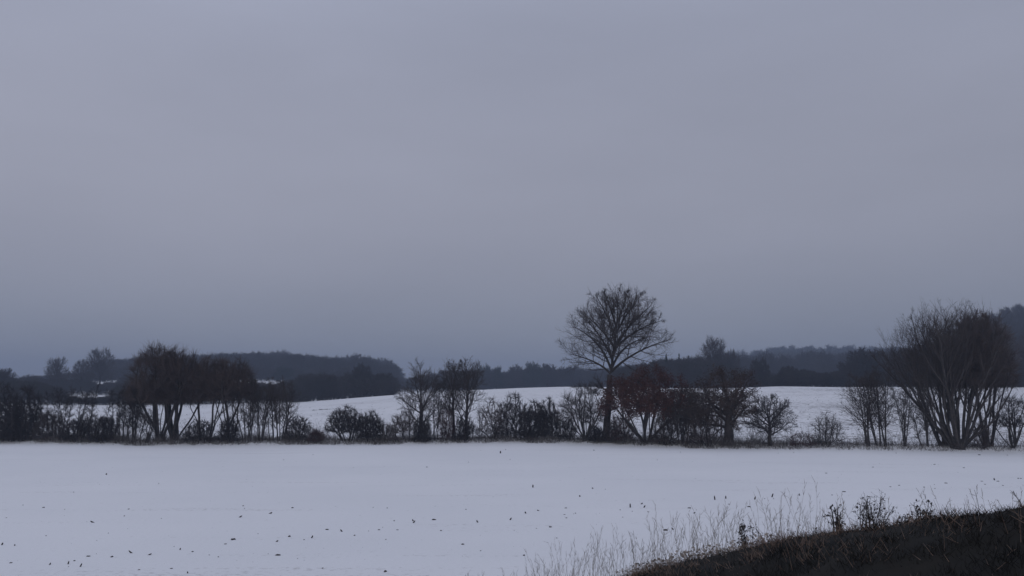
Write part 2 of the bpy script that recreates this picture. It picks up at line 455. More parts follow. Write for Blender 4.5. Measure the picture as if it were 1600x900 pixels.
def make_oak(name, cat, label, loc, seed, H, wl_, wr_, zb, group=None, bark='bark', twig='twig', leafmat='leaf_brown', **opt):
    """single trunk, limbs reaching through a domed crown, three orders of twigs flowing outwards"""
    rng = np.random.default_rng(seed)
    far = opt.get('far', False); tr = opt.get('tr', 0.0075); r0 = opt.get('r', 0.2)
    cx, rx = (wr_ - wl_) / 2, (wl_ + wr_) / 2
    ze = zb - opt.get('sag', 0.45) * (H - zb)
    env = (np.array([cx, 0, (H + ze) / 2]), np.array([rx, rx * opt.get('depth', 0.85), (H - ze) / 2]))
    lean = opt.get('lean', 0.0)
    zt = zb + (H - zb) * opt.get('leader', 0.12)
    m = 12
    t = np.linspace(0, 1, m)
    wob = np.cumsum(rng.normal(0, zt * 0.006, (m, 2)), 0); wob -= wob[0]
    trunk = np.stack([lean * zt * t + wob[:, 0], wob[:, 1], -0.12 + (zt + 0.12) * t], -1)
    trad = r0 * (1 - 0.35 * t - 0.45 * np.clip((t - 0.7) / 0.3, 0, 1) * (opt.get('leader', 0.12) > 0.3)) * (1 + 0.4 * np.exp(-t * 12))
    limbs = []
    if 'limbs' in opt:
        for q in opt['limbs']: limbs.append(resample(q, 11))
    else:
        nl = opt.get('nl', 7); t0 = opt.get('t0', 0.6)
        for i in range(nl):
            f = (i + 0.5 * rng.random()) / nl
            st = trunk[min(m - 1, int(round((m - 1) * (t0 + (1 - t0) * f))))]
            az = i * 2.4 + rng.normal(0, 0.25) + seed; tilt = math.radians(opt.get('ang', 64) - opt.get('ang_fall', 40) * f + rng.normal(0, 5))
            d = np.array([math.sin(tilt) * math.cos(az), math.sin(tilt) * math.sin(az), math.cos(tilt)])
            L = env_limit(st[None], d[None], np.array([3.0 * H]), env, rng, 0.72, 0.86)[0]
            q = [st]; dd = d
            for k in range(10):
                dd = norm(dd + rng.normal(0, 0.09, 3) + np.array([0, 0, opt.get('up', 0.015)])); q.append(q[-1] + dd * L / 10)
            limbs.append(resample(q, 11))
        # the leader carries on
        st = trunk[-1]; q = [st]; dd = norm(np.array([lean, 0, 1.0])); L = (H - st[2]) * 0.86
        for k in range(10):
            dd = norm(dd + rng.normal(0, 0.08, 3)); q.append(q[-1] + dd * L / 10)
        limbs.append(resample(q, 11))
    LP = np.array([q for q, _ in limbs]); LL = np.array([d for _, d in limbs])
    rb = np.clip(r0 * opt.get('limb_r', 0.40) * np.sqrt(LL / LL.max()), tr * 2.5, None)
    LR = rb[:, None] * np.linspace(1, 0.16, 11)[None] ** 0.9
    root = tag(empty(name, loc), label, cat, group)
    g = Geo(); tubes(g, trunk[None], trad[None], 10); add_obj('trunk', g.mesh('trunk', M[bark], True), root)
    if far:
        g = Geo(); tubes(g, LP, LR, 4); add_obj('limbs', g.mesh('limbs', M[bark], True), root)
    else:
        for i in range(len(LP)):
            g = Geo(); tubes(g, LP[i:i + 1], LR[i:i + 1], 6); add_obj('limb', g.mesh('limb', M[bark], True), root)
    crown = Geo()
    k2, k3, k4 = opt.get('k', (11, 7, 6) if not far else (9, 6, 5))
    q = spawn(rng, LP, LR, LL, k2, opt.get('s0', 0.14), 1.0, (52, 34), 12, opt.get('l2', 0.60), 0.58, 0.03, 0.30)
    L = env_limit(q[0], q[1], q[2], env, rng, 0.78, 1.02)
    p, r = grow(rng, q[0], q[1], L, np.maximum(q[3], tr * 1.7), 3 if far else 5, 0.10, 0.035, 0.35); tubes(crown, p, r, 3)
    q = spawn(rng, p, r, L, k3, 0.12, 1.0, (48, 28), 13, 0.55, 0.62, 0.04, 0.35)
    L = env_limit(q[0], q[1], np.maximum(q[2], 0.05 * rx), env, rng, 0.8, 1.06)
    p, r = grow(rng, q[0], q[1], L, np.clip(q[3], tr * 1.1, tr * 2.2), 1 if far else 2, 0.12, 0.04, 0.5); tubes(crown, p, r, 3)
    q = spawn(rng, p, r, L, k4, 0.1, 1.0, (46, 26), 13, 0.62, 0.8, 0.04, 0.3)
    cap = opt.get('cap', 6000 if not far else 2200)
    if len(q[0]) > cap:
        i = rng.choice(len(q[0]), cap, replace=False); q = tuple(a[i] for a in q)
    L = np.clip(q[2], 0.03 * rx + 0.08, 0.16 * rx) * rng.uniform(0.7, 1.4, len(q[2]))
    p, r = grow(rng, q[0], q[1], L, np.full(len(L), tr), 1, 0.12, 0.04, 0.5); tubes(crown, p, r, 3)
    add_obj('crown', crown.mesh('crown', M[twig]), root)
    if opt.get('leaves', 0):
        e = p[:, -1]; e = e[e[:, 2] > opt.get('leaf_z', 0.0)]
        o = add_obj('leaves', raw_mesh('leaves', *leaf_mesh(rng, e, opt['leaves'], opt.get('leaf', 0.055)), M[leafmat]), root); o['kind'] = 'stuff'
    return root

def colonize(rng, chains, pts, step, kill, iters=90, up=0.0, jit=0.12):
    """branches grow from the given stem chains towards a cloud of points; returns node positions and parents"""
    pos, par = [], []
    for ch, attach in chains:
        a = -1
        if attach:                              # a limb laid out beforehand leaves the nearest wood already there
            a = int(np.linalg.norm(np.array(pos) - ch[0], axis=-1).argmin()); ch = ch[1:]
        for k, p in enumerate(ch):
            pos.append(np.asarray(p, float)); par.append(a if k == 0 else len(pos) - 2)
    pos = np.array(pos); par = np.array(par)
    kids = np.zeros(len(pos), int)
    d = np.linalg.norm(pts[:, None] - pos[None], axis=-1)
    near = d.argmin(1); dist = d.min(1)
    for it in range(iters):
        if len(pts) == 0: break
        v = norm(pts - pos[near])
        u, inv = np.unique(near, return_inverse=True)
        acc = np.zeros((len(u), 3)); np.add.at(acc, inv, v)
        ok = kids[u] < 3
        u, acc = u[ok], acc[ok]
        if len(u) == 0: break
        dirn = norm(norm(acc) + rng.normal(0, jit, acc.shape) + np.array([0, 0, up]))
        new = pos[u] + dirn * step
        kids[u] += 1
        b = len(pos)
        pos = np.concatenate([pos, new]); par = np.concatenate([par, u]); kids = np.concatenate([kids, np.zeros(len(u), int)])
        dn = np.linalg.norm(pts[:, None] - new[None], axis=-1)
        m = dn.min(1); a = dn.argmin(1)
        upd = m < dist
        near = np.where(upd, a + b, near); dist = np.where(upd, m, dist)
        keep = dist > kill
        pts, near, dist = pts[keep], near[keep], dist[keep]
    return pos, par

def cloud(rng, n, c, r, zmin, clump=0.0, shell=0.42):
    """points in a dome shaped crown, thicker towards the outside, thinned in soft gaps"""
    out = []
    while sum(len(o) for o in out) < n:
        p = norm(rng.normal(0, 1, (n * 2, 3))) * (rng.random((n * 2, 1)) ** shell)
        p = p * r + c
        k = p[:, 2] > zmin
        if clump:
            f = np.sin(p[:, 0] * 2.1 / clump + 1.3 * np.sin(p[:, 2] * 1.7 / clump)) * np.sin(p[:, 1] * 1.9 / clump + 0.7) + np.sin(p[:, 2] * 2.3 / clump + 2 + np.sin(p[:, 0] * 1.1 / clump))
            k &= f > rng.uniform(-1.6, 0.4, len(p))
        out.append(p[k])
    return np.concatenate(out)[:n]

def make_plant(name, cat, label, kind, loc, seed, H, wl_, wr_, zb, group=None, bark='bark', twig='twig', leafmat='leaf_brown', **opt):
    if kind == 'oak':
        return make_oak(name, cat, label, loc, seed, H, wl_, wr_, zb, group=group, bark=bark, twig=twig, leafmat=leafmat, **opt)
    if kind == 'thin' or opt.get('rec'):
        return make_stems(name, cat, label, kind, loc, seed, H, wl_, wr_, zb, group=group, bark=bark, twig=twig, **opt)
    rng = np.random.default_rng(seed)
    far = opt.get('far', False)
    tr = opt.get('tr', 0.007)
    cx, rx = (wr_ - wl_) / 2, (wl_ + wr_) / 2
    tl = opt.get('twig_len', 0.55 if not far else 0.9) * min(1.0, (H / 6.0) ** 0.5)
    Hc = H - tl * 0.45
    rx = max(rx - tl * 0.45, 0.3)
    sag = opt.get('sag', 0.55 if kind == 'oak' else 0.8)
    ze = zb - sag * (H - zb)
    c = np.array([cx, 0, (Hc + ze) / 2]); r = np.array([rx, max(rx * opt.get('depth', 0.85), 0.35), (Hc - ze) / 2])
    size = (rx * (H - zb)) ** 0.5
    n_pts = int(opt.get('pts', {'oak': 900, 'fan': 1100, 'bush': 640}[kind] if not far else 420))
    step = opt.get('step', max(0.11, size * 0.052))
    pts = cloud(rng, n_pts, c, r, zb, opt.get('clump', size * 0.33))
    # stems up to where the crown takes over
    chains = []
    if True:
        n = opt.get('n', 9); sp = opt.get('spread', 38 if kind == 'fan' else 55)
        P, D, L, R = stems_fan(rng, n, sp, 1.0, 1.0, opt.get('base', 0.2), lean=opt.get('lean', 0.0))
        if opt.get('stump'): P[:, 2] += opt['stump'] * 0.5
        for i in range(n):
            Ls = (H * opt.get('stem_len', 0.5 if kind == 'fan' else 0.28)) * rng.uniform(0.75, 1.15)
            m = max(3, int(Ls / step)); q = [P[i]]; dd = D[i]
            for k in range(m):
                dd = norm(dd + rng.normal(0, 0.06 if kind == 'fan' else 0.12, 3) + np.array([0, 0, 0.012]))
                q.append(q[-1] + dd * step)
            chains.append((np.array(q), False))
    pos, par = colonize(rng, chains, pts, step, step * opt.get('kill', 1.5), up=opt.get('up', 0.05 if kind == 'oak' else 0.12), jit=opt.get('jit', 0.09))
    N = len(pos)
    # pipe model thickness
    e = opt.get('pipe', 2.25)
    tip = tr * 1.35
    acc = np.zeros(N)
    for i in range(N - 1, -1, -1):
        if acc[i] == 0: acc[i] = tip ** e
        if par[i] >= 0: acc[par[i]] += acc[i]
    rad = acc ** (1 / e)
    roots = np.where(par < 0)[0]
    want = opt.get('r', 0.1)
    k = want / max(rad[roots].max(), 1e-6)
    rad = tip + (rad - tip) * max(k, 0.2) if k > 0 else rad
    rad = np.maximum(rad, tip * 0.7)
    if kind == 'oak':
        rad = rad * (1 + 0.45 * np.exp(-np.maximum(pos[:, 2], 0) / (want * 1.6)))
    # chains: the thickest child carries on
    main = np.full(N, -1); best = np.zeros(N)
    for i in range(N):
        p = par[i]
        if p >= 0 and acc[i] > best[p]: best[p] = acc[i]; main[p] = i
    sm = pos.copy()
    inn = (par >= 0) & (main >= 0)
    sm[inn] = 0.5 * pos[inn] + 0.25 * (pos[par[inn]] + pos[main[inn]])
    pos = sm.copy()
    sm[inn] = 0.5 * pos[inn] + 0.25 * (pos[par[inn]] + pos[main[inn]])
    pos = sm
    starts = [i for i in range(N) if par[i] < 0 or main[par[i]] != i]
    allch = []
    for i in starts:
        ch = [i]
        while main[ch[-1]] >= 0: ch.append(main[ch[-1]])
        allch.append(([par[i]] if par[i] >= 0 else []) + ch)
    root = empty(name, loc)
    tag(root, label, cat, group)
    crown = Geo()
    def put(geo, ch, k):
        P = pos[ch][None]; R = rad[ch].copy()
        if par[ch[1]] == ch[0] and main[ch[0]] != ch[1]: R[0] = min(R[0], R[1] * 1.25)
        R[-1] *= 0.5
        tubes(geo, P, R[None], k)
    if opt.get('stump'):
        st = opt['stump']; sr = opt.get('stump_r', 0.4)
        a = np.linspace(0, 1, 6)
        sp_ = np.stack([0.05 * np.sin(a * 5 + seed), 0.05 * np.cos(a * 4 + seed), -0.15 + a * (st + 0.2)], -1)[None]
        g = Geo(); tubes(g, sp_, (np.array([1.3, 1.0, 0.92, 0.85, 0.62, 0.15]) * sr)[None], 10)
        add_obj('stump', g.mesh('stump', M[bark], True), root)
    rest = {}
    big = want * opt.get('limb_min', 0.24)
    limbs = Geo()
    for ch in allch:
        if len(ch) < 2: continue
        if par[ch[0]] < 0 and main[ch[0]] == ch[1]:
            g = Geo(); put(g, ch, 9 if kind == 'oak' else 6)
            add_obj('trunk' if kind == 'oak' else 'stem', g.mesh('trunk' if kind == 'oak' else 'stem', M[bark], True), root)
        elif kind == 'oak' and not far and rad[ch[1]] > big:
            g = Geo(); put(g, ch, 6)
            add_obj('limb', g.mesh('limb', M[bark], True), root)
        else:
            rest.setdefault(len(ch), []).append(ch)
    for ln, chs in rest.items():
        idx = np.array(chs)
        R = rad[idx]; R[:, 0] = np.minimum(R[:, 0], R[:, 1] * 1.25); R[:, -1] *= 0.6
        tubes(crown, pos[idx], R, 3)
    # fine twigs on the thin wood
    cap = opt.get('cap', {'oak': 4200, 'fan': 4600, 'bush': 2900}[kind] if not far else 1300)
    thin = np.where((rad < tip * opt.get('twig_on', 2.6)) & (par >= 0) & (pos[:, 2] > 0.08 * H))[0]
    pick = rng.choice(thin, cap)
    T = norm(pos[pick] - pos[par[pick]])
    rnd = norm(rng.normal(0, 1, T.shape)); side = norm(rnd - (rnd * T).sum(-1, keepdims=True) * T)
    an = np.radians(rng.normal(opt.get('twig_ang', 38), 14, (cap, 1)))
    D = np.cos(an) * T + np.sin(an) * side
    D[:, 2] += opt.get('twig_up', 0.12 if kind != 'fan' else 0.25)
    L = tl * rng.uniform(0.35, 1.3, cap)
    p, rr = grow(rng, pos[pick], norm(D), L, np.full(cap, tr), 1 if far or kind == 'bush' else 2, 0.10, 0.05, 0.4)
    tubes(crown, p, rr, 3)
    add_obj('crown', crown.mesh('crown', M[twig]), root)
    if opt.get('leaves', 0):
        nl = opt['leaves']
        ends = p[:, -1]; ends = ends[ends[:, 2] > opt.get('leaf_z', 0.0)]
        c_ = ends[rng.integers(0, len(ends), nl)] + rng.normal(0, 0.15, (nl, 3))
        s_ = opt.get('leaf', 0.055) * rng.uniform(0.5, 1.25, (nl, 1))
        a = norm(rng.normal(0, 1, (nl, 3))); b = norm(np.cross(a, rng.normal(0, 1, (nl, 3)))); cc = np.cross(a, b)
        V = np.stack([c_ - a * s_, c_ + b * s_ * 0.6 + cc * s_ * 0.25, c_ + a * s_, c_ - b * s_ * 0.6 + cc * s_ * 0.25], 1)
        o = add_obj('leaves', raw_mesh('leaves', V.reshape(-1, 3), np.arange(nl * 4).reshape(-1, 4), M[leafmat]), root)
        o['kind'] = 'stuff'
    return root

def make_stems(name, cat, label, kind, loc, seed, H, wl_, wr_, zb, group=None, bark='bark', twig='twig', **opt):
    levels = build_plant(kind, seed, H, wl_, wr_, zb, opt)
    root = empty(name, loc)
    tag(root, label, cat, group)
    p, r, L, k = levels[0]
    if opt.get('stump'):
        st = opt['stump']; sr = opt.get('stump_r', 0.4)
        a = np.linspace(0, 1, 6)
        sp_ = np.stack([0.05 * np.sin(a * 5 + seed), 0.05 * np.cos(a * 4 + seed), -0.15 + a * (st + 0.2)], -1)[None]
        g = Geo(); tubes(g, sp_, (np.array([1.3, 1.0, 0.92, 0.85, 0.62, 0.15]) * sr)[None], 10)
        add_obj('stump', g.mesh('stump', M[bark], True), root)
    for i in range(len(p)):
        g = Geo(); tubes(g, p[i:i + 1], r[i:i + 1], k)
        add_obj('stem', g.mesh('stem', M[bark], True), root)
    g = Geo()
    for a in levels[1:]: tubes(g, a[0], a[1], a[3])
    add_obj('crown', g.mesh('crown', M[twig]), root)
    return root

def hedge_plant(name, cat, label, kind, px, dy, top, wl_px, wr_px, bot, seed, **opt):
    """px, top row, left/right reach and crown bottom row measured on the photo; dy metres behind the field edge"""
    Yd = float(hedge_y(px)) + dy
    x = xray(px, 690, Yd); z = float(gz(x, Yd)) - 0.03
    s = mpp(Yd)
    H = zray(top, Yd) - z
    zb = max(zray(bot, Yd) - z, 0.1)
    return make_plant(name, cat, label, kind, (x, Yd, z), seed, H, wl_px * s, wr_px * s, zb, **opt)

hp = hedge_plant
HY = float(hedge_y(946)) + 1.6
def hero_limb(*p):
    x0 = xray(946, 690, HY); z0 = float(gz(x0, HY)) - 0.03
    return [(xray(a, b, HY) - x0, d, zray(b, HY) - z0) for a, b, d in p]
HERO = [hero_limb((955, 582, 0), (957, 560, 0.1), (960, 540, 0.1), (963, 520, 0), (964, 500, -0.1), (966, 478, 0), (966, 456, 0.2)),
        hero_limb((954, 584, 0), (944, 573, 0.3), (928, 564, 0.7), (908, 556, 1.0), (890, 552, 1.2)),
        hero_limb((955, 578, 0), (948, 560, -0.4), (934, 540, -1.0), (914, 522, -1.5), (893, 512, -1.9)),
        hero_limb((956, 580, 0), (970, 566, -0.3), (990, 553, -0.8), (1014, 541, -1.2), (1040, 533, -1.4)),
        hero_limb((956, 574, 0), (966, 556, 0.8), (980, 541, 1.9), (1000, 529, 3.0), (1018, 524, 3.8)),
        hero_limb((960, 546, 0), (974, 531, 0.3), (994, 518, 0.7), (1015, 506, 1.1), (1038, 499, 1.5)),
        hero_limb((957, 562, 0), (951, 545, 0.8), (941, 524, 1.9), (929, 505, 2.9), (915, 492, 3.5)),
        hero_limb((962, 528, 0), (955, 510, -0.3), (944, 488, -0.6), (932, 466, -0.9)),
        hero_limb((963, 520, 0), (973, 500, -0.4), (986, 480, -0.8), (1000, 462, -1.0)),
        hero_limb((963, 512, 0), (958, 490, 0.6), (951, 468, 1.2), (946, 452, 1.5)),
        hero_limb((964, 505, 0), (973, 484, 0.8), (980, 464, 1.4), (984, 450, 1.7)),
        hero_limb((958, 556, 0), (964, 536, -1.0), (976, 514, -2.2), (990, 496, -3.2)),
        hero_limb((957, 566, 0), (950, 548, -1.4), (944, 530, -2.8), (935, 516, -3.8)),
        hero_limb((961, 538, 0), (978, 516, -0.2), (998, 494, -0.5), (1016, 478, -0.7)),
        hero_limb((960, 542, 0), (946, 522, 0.2), (926, 500, 0.4), (908, 488, 0.6)),
        hero_limb((951, 614, 0), (943, 606, -0.2), (934, 605, -0.3), (926, 612, -0.4))]
hp('tall_tree', 'tree', 'tallest bare tree with a straight trunk and broad rounded open crown', 'oak', 946, 1.6, 440, 80, 114, 590, 5, r=0.37, lean=0.085, limbs=HERO, leader=0.03, tr=0.0075, cap=13000, k=(13, 9, 7), l2=0.52, limb_r=0.40, sag=0.40)
hp('leafy_tree', 'tree', 'low spreading tree still holding red brown dead leaves right of the tallest tree', 'fan', 1009, 1.3, 572, 76, 86, 648, 12, n=9, spread=52, r=0.15, base=0.35, twig='twig_red', leaves=25000, leaf=0.08, leafmat='leaf_red', leaf_z=1.2, tr=0.009, pts=1000)
hp('thick_trunk_tree', 'tree', 'squat tree with the thickest dark trunk and a low brownish spreading crown', 'oak', 1138, 1.2, 570, 66, 74, 660, 13, r=0.46, leader=0.15, nl=8, t0=0.45, ang=75, twig='twig_brown', leaves=9500, leaf=0.07, leafmat='leaf_brown', leaf_z=2.4, tr=0.010, pts=1100, up=0.0)
hp('conical_bush', 'bush', 'dark dense small tree on a short stem, right of the thickest trunk', 'oak', 1203, 1.0, 612, 42, 48, 678, 14, r=0.17, leader=0.45, nl=12, t0=0.25, ang=70, twig='twig_dark', tr=0.010, pts=900, cap=5000)
hp('stem_thicket', 'bush', 'grey thicket of upright stems between the red leaved tree and thickest trunk', 'fan', 1068, 1.3, 602, 40, 50, 664, 15, n=26, spread=30, r=0.045, base=0.9, twig='twig', tr=0.009, cap=6500, twig_len=0.8)
hp('low_bush', 'bush', 'dense low brown bush filling the foot of the red leaved tree on its right', 'bush', 1040, 0.9, 636, 26, 26, 694, 91, n=11, r=0.04, base=0.6, twig='twig_brown', tr=0.009, cap=3400)
hp('low_bush', 'bush', 'thin grey scrub hugging the right foot of the tallest tree trunk', 'bush', 958, 0.5, 652, 18, 18, 692, 92, n=9, r=0.03, base=0.4, twig='twig', tr=0.008)
hp('brown_thicket', 'bush', 'brownish twiggy bush tucked against the left of the thickest trunk', 'bush', 1104, 1.0, 612, 40, 40, 688, 16, n=13, r=0.06, base=0.7, twig='twig_brown', tr=0.0095, cap=4600, pts=900)
hp('fan_shrub', 'bush', 'bare shrub fanning up from one stool just left of the tallest tree', 'fan', 914, 0.9, 594, 50, 42, 662, 17, n=17, spread=52, r=0.085, base=0.25, stump=0.5, stump_r=0.22, twig='twig', tr=0.008, pts=1000, cap=4600, twig_len=0.7)
hp('round_bush', 'bush', 'small dark round bush low beside the stool left of the tallest tree', 'bush', 886, 1.4, 648, 20, 20, 690, 18, n=8, r=0.04, twig='twig_dark', tr=0.010)
hp('low_bush', 'bush', 'low dark bush hugging the foot of the tallest tree', 'bush', 933, 0.6, 662, 18, 16, 692, 19, n=8, r=0.03, twig='twig_dark', tr=0.009)
hp('low_bush', 'bush', 'low brown twiggy bush between the tallest tree and the red leaved tree', 'bush', 974, 1.0, 634, 26, 24, 690, 20, n=9, r=0.04, twig='twig_red', tr=0.008)
# --- centre
hp('hedge_shrub', 'bush', 'twiggy shrub leaning left with bare legs, left end of the dark central shrub bank', 'bush', 768, 1.2, 616, 30, 32, 676, 21, n=9, r=0.07, base=0.35, twig='twig_brown', tr=0.009, stem_len=0.4)
hp('hedge_shrub', 'bush', 'dark rounded shrub with wispy top in the middle of the central shrub bank', 'bush', 801, 1.4, 611, 34, 34, 682, 22, n=10, r=0.06, base=0.5, twig='twig_dark', tr=0.012, cap=4600, pts=800)
hp('hedge_shrub', 'bush', 'darkest densest shrub reaching the ground in the central shrub bank', 'bush', 833, 0.9, 621, 30, 30, 692, 23, n=11, r=0.06, base=0.5, twig='twig_dark', tr=0.015, cap=5200, pts=800)
hp('hedge_shrub', 'bush', 'dark rounded shrub at the right end of the central shrub bank', 'bush', 858, 1.6, 617, 26, 24, 686, 24, n=9, r=0.06, base=0.4, twig='twig_dark', tr=0.014, cap=4200)
hp('forked_tree', 'tree', 'dark bare tree with limbs sweeping left above low scrub, left of the twin trees', 'oak', 657, 1.4, 560, 48, 40, 648, 25, r=0.24, leader=0.2, nl=8, t0=0.4, ang=66, lean=-0.02, twig='twig', tr=0.008, pts=1100, cap=5000, up=0.06)
hp('pole_tree', 'tree', 'pair of thin straight poles between the forked tree and twin trees', 'thin', 680, 1.2, 580, 18, 18, 650, 26, n=3, spread=6, r=0.07, base=0.5, twig='twig')
hp('twin_tree', 'tree', 'left one of two upright bare trees with thin wispy tops, centre left', 'oak', 708, 1.2, 554, 32, 26, 648, 27, r=0.15, leader=0.45, nl=9, t0=0.4, ang=50, twig='twig', tr=0.0075, pts=850, up=0.1)
hp('twin_tree', 'tree', 'right one of two upright bare trees, branches arching right, ivy dark base', 'oak', 728, 1.0, 552, 30, 42, 652, 28, r=0.18, leader=0.4, nl=9, t0=0.35, ang=56, twig='twig', tr=0.008, pts=950, up=0.1)
hp('low_bush', 'bush', 'dark bush at the foot of the twin upright trees', 'bush', 726, 0.6, 642, 22, 20, 692, 29, n=9, r=0.04, twig='twig_dark', tr=0.011)
hp('low_bush', 'bush', 'reddish twiggy bush between the poles and the twin upright trees', 'bush', 697, 0.8, 622, 16, 16, 690, 30, n=8, r=0.04, spread=30, twig='twig_red', tr=0.008)
hp('low_bush', 'bush', 'sparse twiggy scrub under the left sweeping limbs of the forked tree', 'bush', 632, 1.0, 638, 28, 24, 676, 31, n=7, r=0.05, base=0.6, twig='twig_brown', tr=0.008, stem_len=0.35)
hp('low_bush', 'bush', 'dark ivy clad bush at the foot of the forked tree', 'bush', 661, 0.5, 646, 20, 18, 692, 32, n=9, r=0.04, twig='twig_dark', tr=0.012)
hp('thorn_bush', 'bush', 'left half of the isolated pair of rounded thorn bushes, open bare legs below', 'bush', 540, 1.2, 631, 36, 32, 676, 33, n=8, r=0.075, base=0.6, spread=44, twig='twig_dark', tr=0.013, cap=5000, pts=900, stem_len=0.36)
hp('thorn_bush', 'bush', 'right half of the isolated pair of rounded thorn bushes, denser and lower', 'bush', 577, 1.0, 637, 26, 26, 684, 34, n=8, r=0.07, base=0.5, spread=44, twig='twig_dark', tr=0.014, cap=4600, stem_len=0.32)
hp('low_bush', 'bush', 'low thin brown scrub just right of the isolated pair of thorn bushes', 'bush', 602, 0.8, 658, 20, 24, 690, 35, n=7, r=0.03, twig='twig_brown', tr=0.008)
# --- left of the gap
hp('low_bush', 'bush', 'low reddish brown bush at the left edge of the gap in the hedge', 'bush', 494, 0.6, 669, 18, 16, 694, 36, n=8, r=0.03, twig='twig_red', tr=0.010)
hp('dark_bush', 'bush', 'dark bush leaning right where the left hedge ends', 'bush', 464, 1.0, 646, 26, 28, 690, 37, n=9, r=0.05, base=0.4, lean=0.1, twig='twig_dark', tr=0.011)
hp('alder_clump', 'tree', 'rightmost clump of straight alder stems in the left hedge, twigs arching right', 'thin', 437, 1.3, 586, 22, 38, 640, 38, n=7, spread=13, r=0.085, base=0.9, twig='twig', l1=0.42)
hp('leaning_stem', 'tree', 'single thin stem leaning left between two alder clumps', 'thin', 422, 0.9, 606, 24, 10, 640, 39, n=1, spread=4, lean=-0.14, r=0.075, base=0.02, twig='twig')
hp('alder_clump', 'tree', 'narrow V shaped alder clump left of the single leaning stem', 'thin', 407, 1.2, 578, 20, 20, 640, 40, n=5, spread=12, r=0.075, base=0.3, twig='twig')
hp('alder_clump', 'tree', 'alder clump with leaning outer stems at left of the V shaped clump', 'thin', 386, 1.0, 580, 22, 20, 640, 41, n=6, spread=15, r=0.075, base=0.4, twig='twig')
hp('brown_tree', 'tree', 'brown crowned bare tree with several stems rising out of a dark bush', 'fan', 360, 1.5, 552, 50, 44, 626, 42, n=6, spread=18, r=0.11, base=0.6, twig='twig_brown', tr=0.011, stem_len=0.55, cap=7000, twig_len=0.8)
hp('dark_bush', 'bush', 'dark round bush wrapping the stems of the brown crowned tree', 'bush', 357, 0.6, 648, 20, 20, 693, 43, n=9, r=0.04, twig='twig_dark', tr=0.012)
hp('brown_tree', 'tree', 'brown bare tree on thin stems just right of the big left willow', 'fan', 322, 1.6, 552, 44, 44, 626, 44, n=6, spread=18, r=0.10, base=0.6, twig='twig_brown', tr=0.011, stem_len=0.55, cap=7000, twig_len=0.8)
hp('dark_bush', 'bush', 'dark bush low between the big left willow and the brown crowned trees', 'bush', 312, 0.7, 652, 30, 30, 693, 45, n=11, r=0.04, base=0.7, twig='twig_dark', tr=0.012)
hp('willow_tree', 'tree', 'left trunk group of the big brown willow, stems fanning from a stool', 'fan', 249, 1.3, 531, 62, 48, 630, 46, n=10, spread=30, r=0.17, base=0.4, stump=0.6, stump_r=0.35, twig='twig_brown', tr=0.010, pts=1900, cap=10500, twig_len=0.9)
hp('willow_tree', 'tree', 'right trunk group of the big brown willow, leaning stems and twiggy top', 'fan', 273, 1.7, 536, 50, 50, 630, 47, n=8, spread=28, r=0.16, base=0.4, stump=0.5, stump_r=0.3, lean=0.06, twig='twig_brown', tr=0.010, pts=1600, cap=9500, twig_len=0.9)
hp('small_pollard', 'tree', 'small stubby pollard with drooping side shoots left of the big willow', 'fan', 231, 0.7, 636, 16, 20, 664, 48, n=9, spread=50, r=0.045, base=0.12, stump=0.9, stump_r=0.2, twig='twig', pts=350, cap=1500)
hp('hazel_clump', 'tree', 'close clump of slender upright stems left of the small stubby pollard', 'thin', 209, 1.0, 594, 18, 18, 640, 49, n=9, spread=9, r=0.06, base=0.6, twig='twig_dark')
hp('hazel_clump', 'tree', 'sparse clump of slender upright stems beside the dark left bush', 'thin', 193, 1.4, 596, 16, 16, 640, 50, n=6, spread=9, r=0.055, base=0.6, twig='twig_dark')
ORD = ['leftmost', 'second', 'third', 'fourth', 'fifth', 'sixth', 'seventh', 'rightmost']
for i, (px, top) in enumerate([(68, 606), (86, 600), (99, 604), (112, 598), (124, 606), (138, 600), (152, 598), (168, 603)]):
    hp('sapling', 'tree', '%s of the eight thin saplings in a row above the left hedge bushes' % (ORD[i] if i in (0, 7) else ORD[i] + ' from left'), 'thin', px, 1.5 + 0.5 * (i % 3), top, 12, 12, 630, 60 + i, n=3, spread=6, r=0.05, base=0.5, twig='twig_dark', dens=0.9, group='saplings in the left hedge')
hp('dark_bush', 'bush', 'broad dark bush under the saplings, nearest the slender stem clumps', 'bush', 163, 0.8, 646, 28, 26, 694, 70, n=11, r=0.04, base=0.8, twig='twig_dark', tr=0.014, cap=4200)
hp('dark_bush', 'bush', 'dark bush under the middle of the sapling row', 'bush', 121, 0.8, 652, 30, 30, 694, 71, n=11, r=0.04, base=0.8, twig='twig_dark', tr=0.014, cap=4200)
hp('dark_bush', 'bush', 'greyish thin bush under the left end of the sapling row', 'bush', 80, 0.9, 636, 32, 28, 694, 72, n=11, r=0.04, base=0.8, twig='twig', tr=0.010, cap=4200)
hp('dark_bush', 'bush', 'tall dense dark bush second from the left picture edge', 'bush', 38, 1.2, 600, 38, 36, 692, 73, n=14, r=0.07, base=1.0, twig='twig_dark', tr=0.016, cap=6000, pts=1000)
hp('dark_bush', 'bush', 'tall dense dark bush cut by the left picture edge', 'bush', -2, 1.2, 592, 40, 38, 692, 74, n=14, r=0.07, base=1.0, twig='twig_dark', tr=0.016, cap=6000, pts=1000)
hp('dark_bush', 'bush', 'dense dark bush low in front of the two tall dark bushes at the left edge', 'bush', 20, 0.6, 640, 32, 34, 694, 75, n=12, r=0.05, base=0.9, twig='twig_dark', tr=0.015, cap=4500)
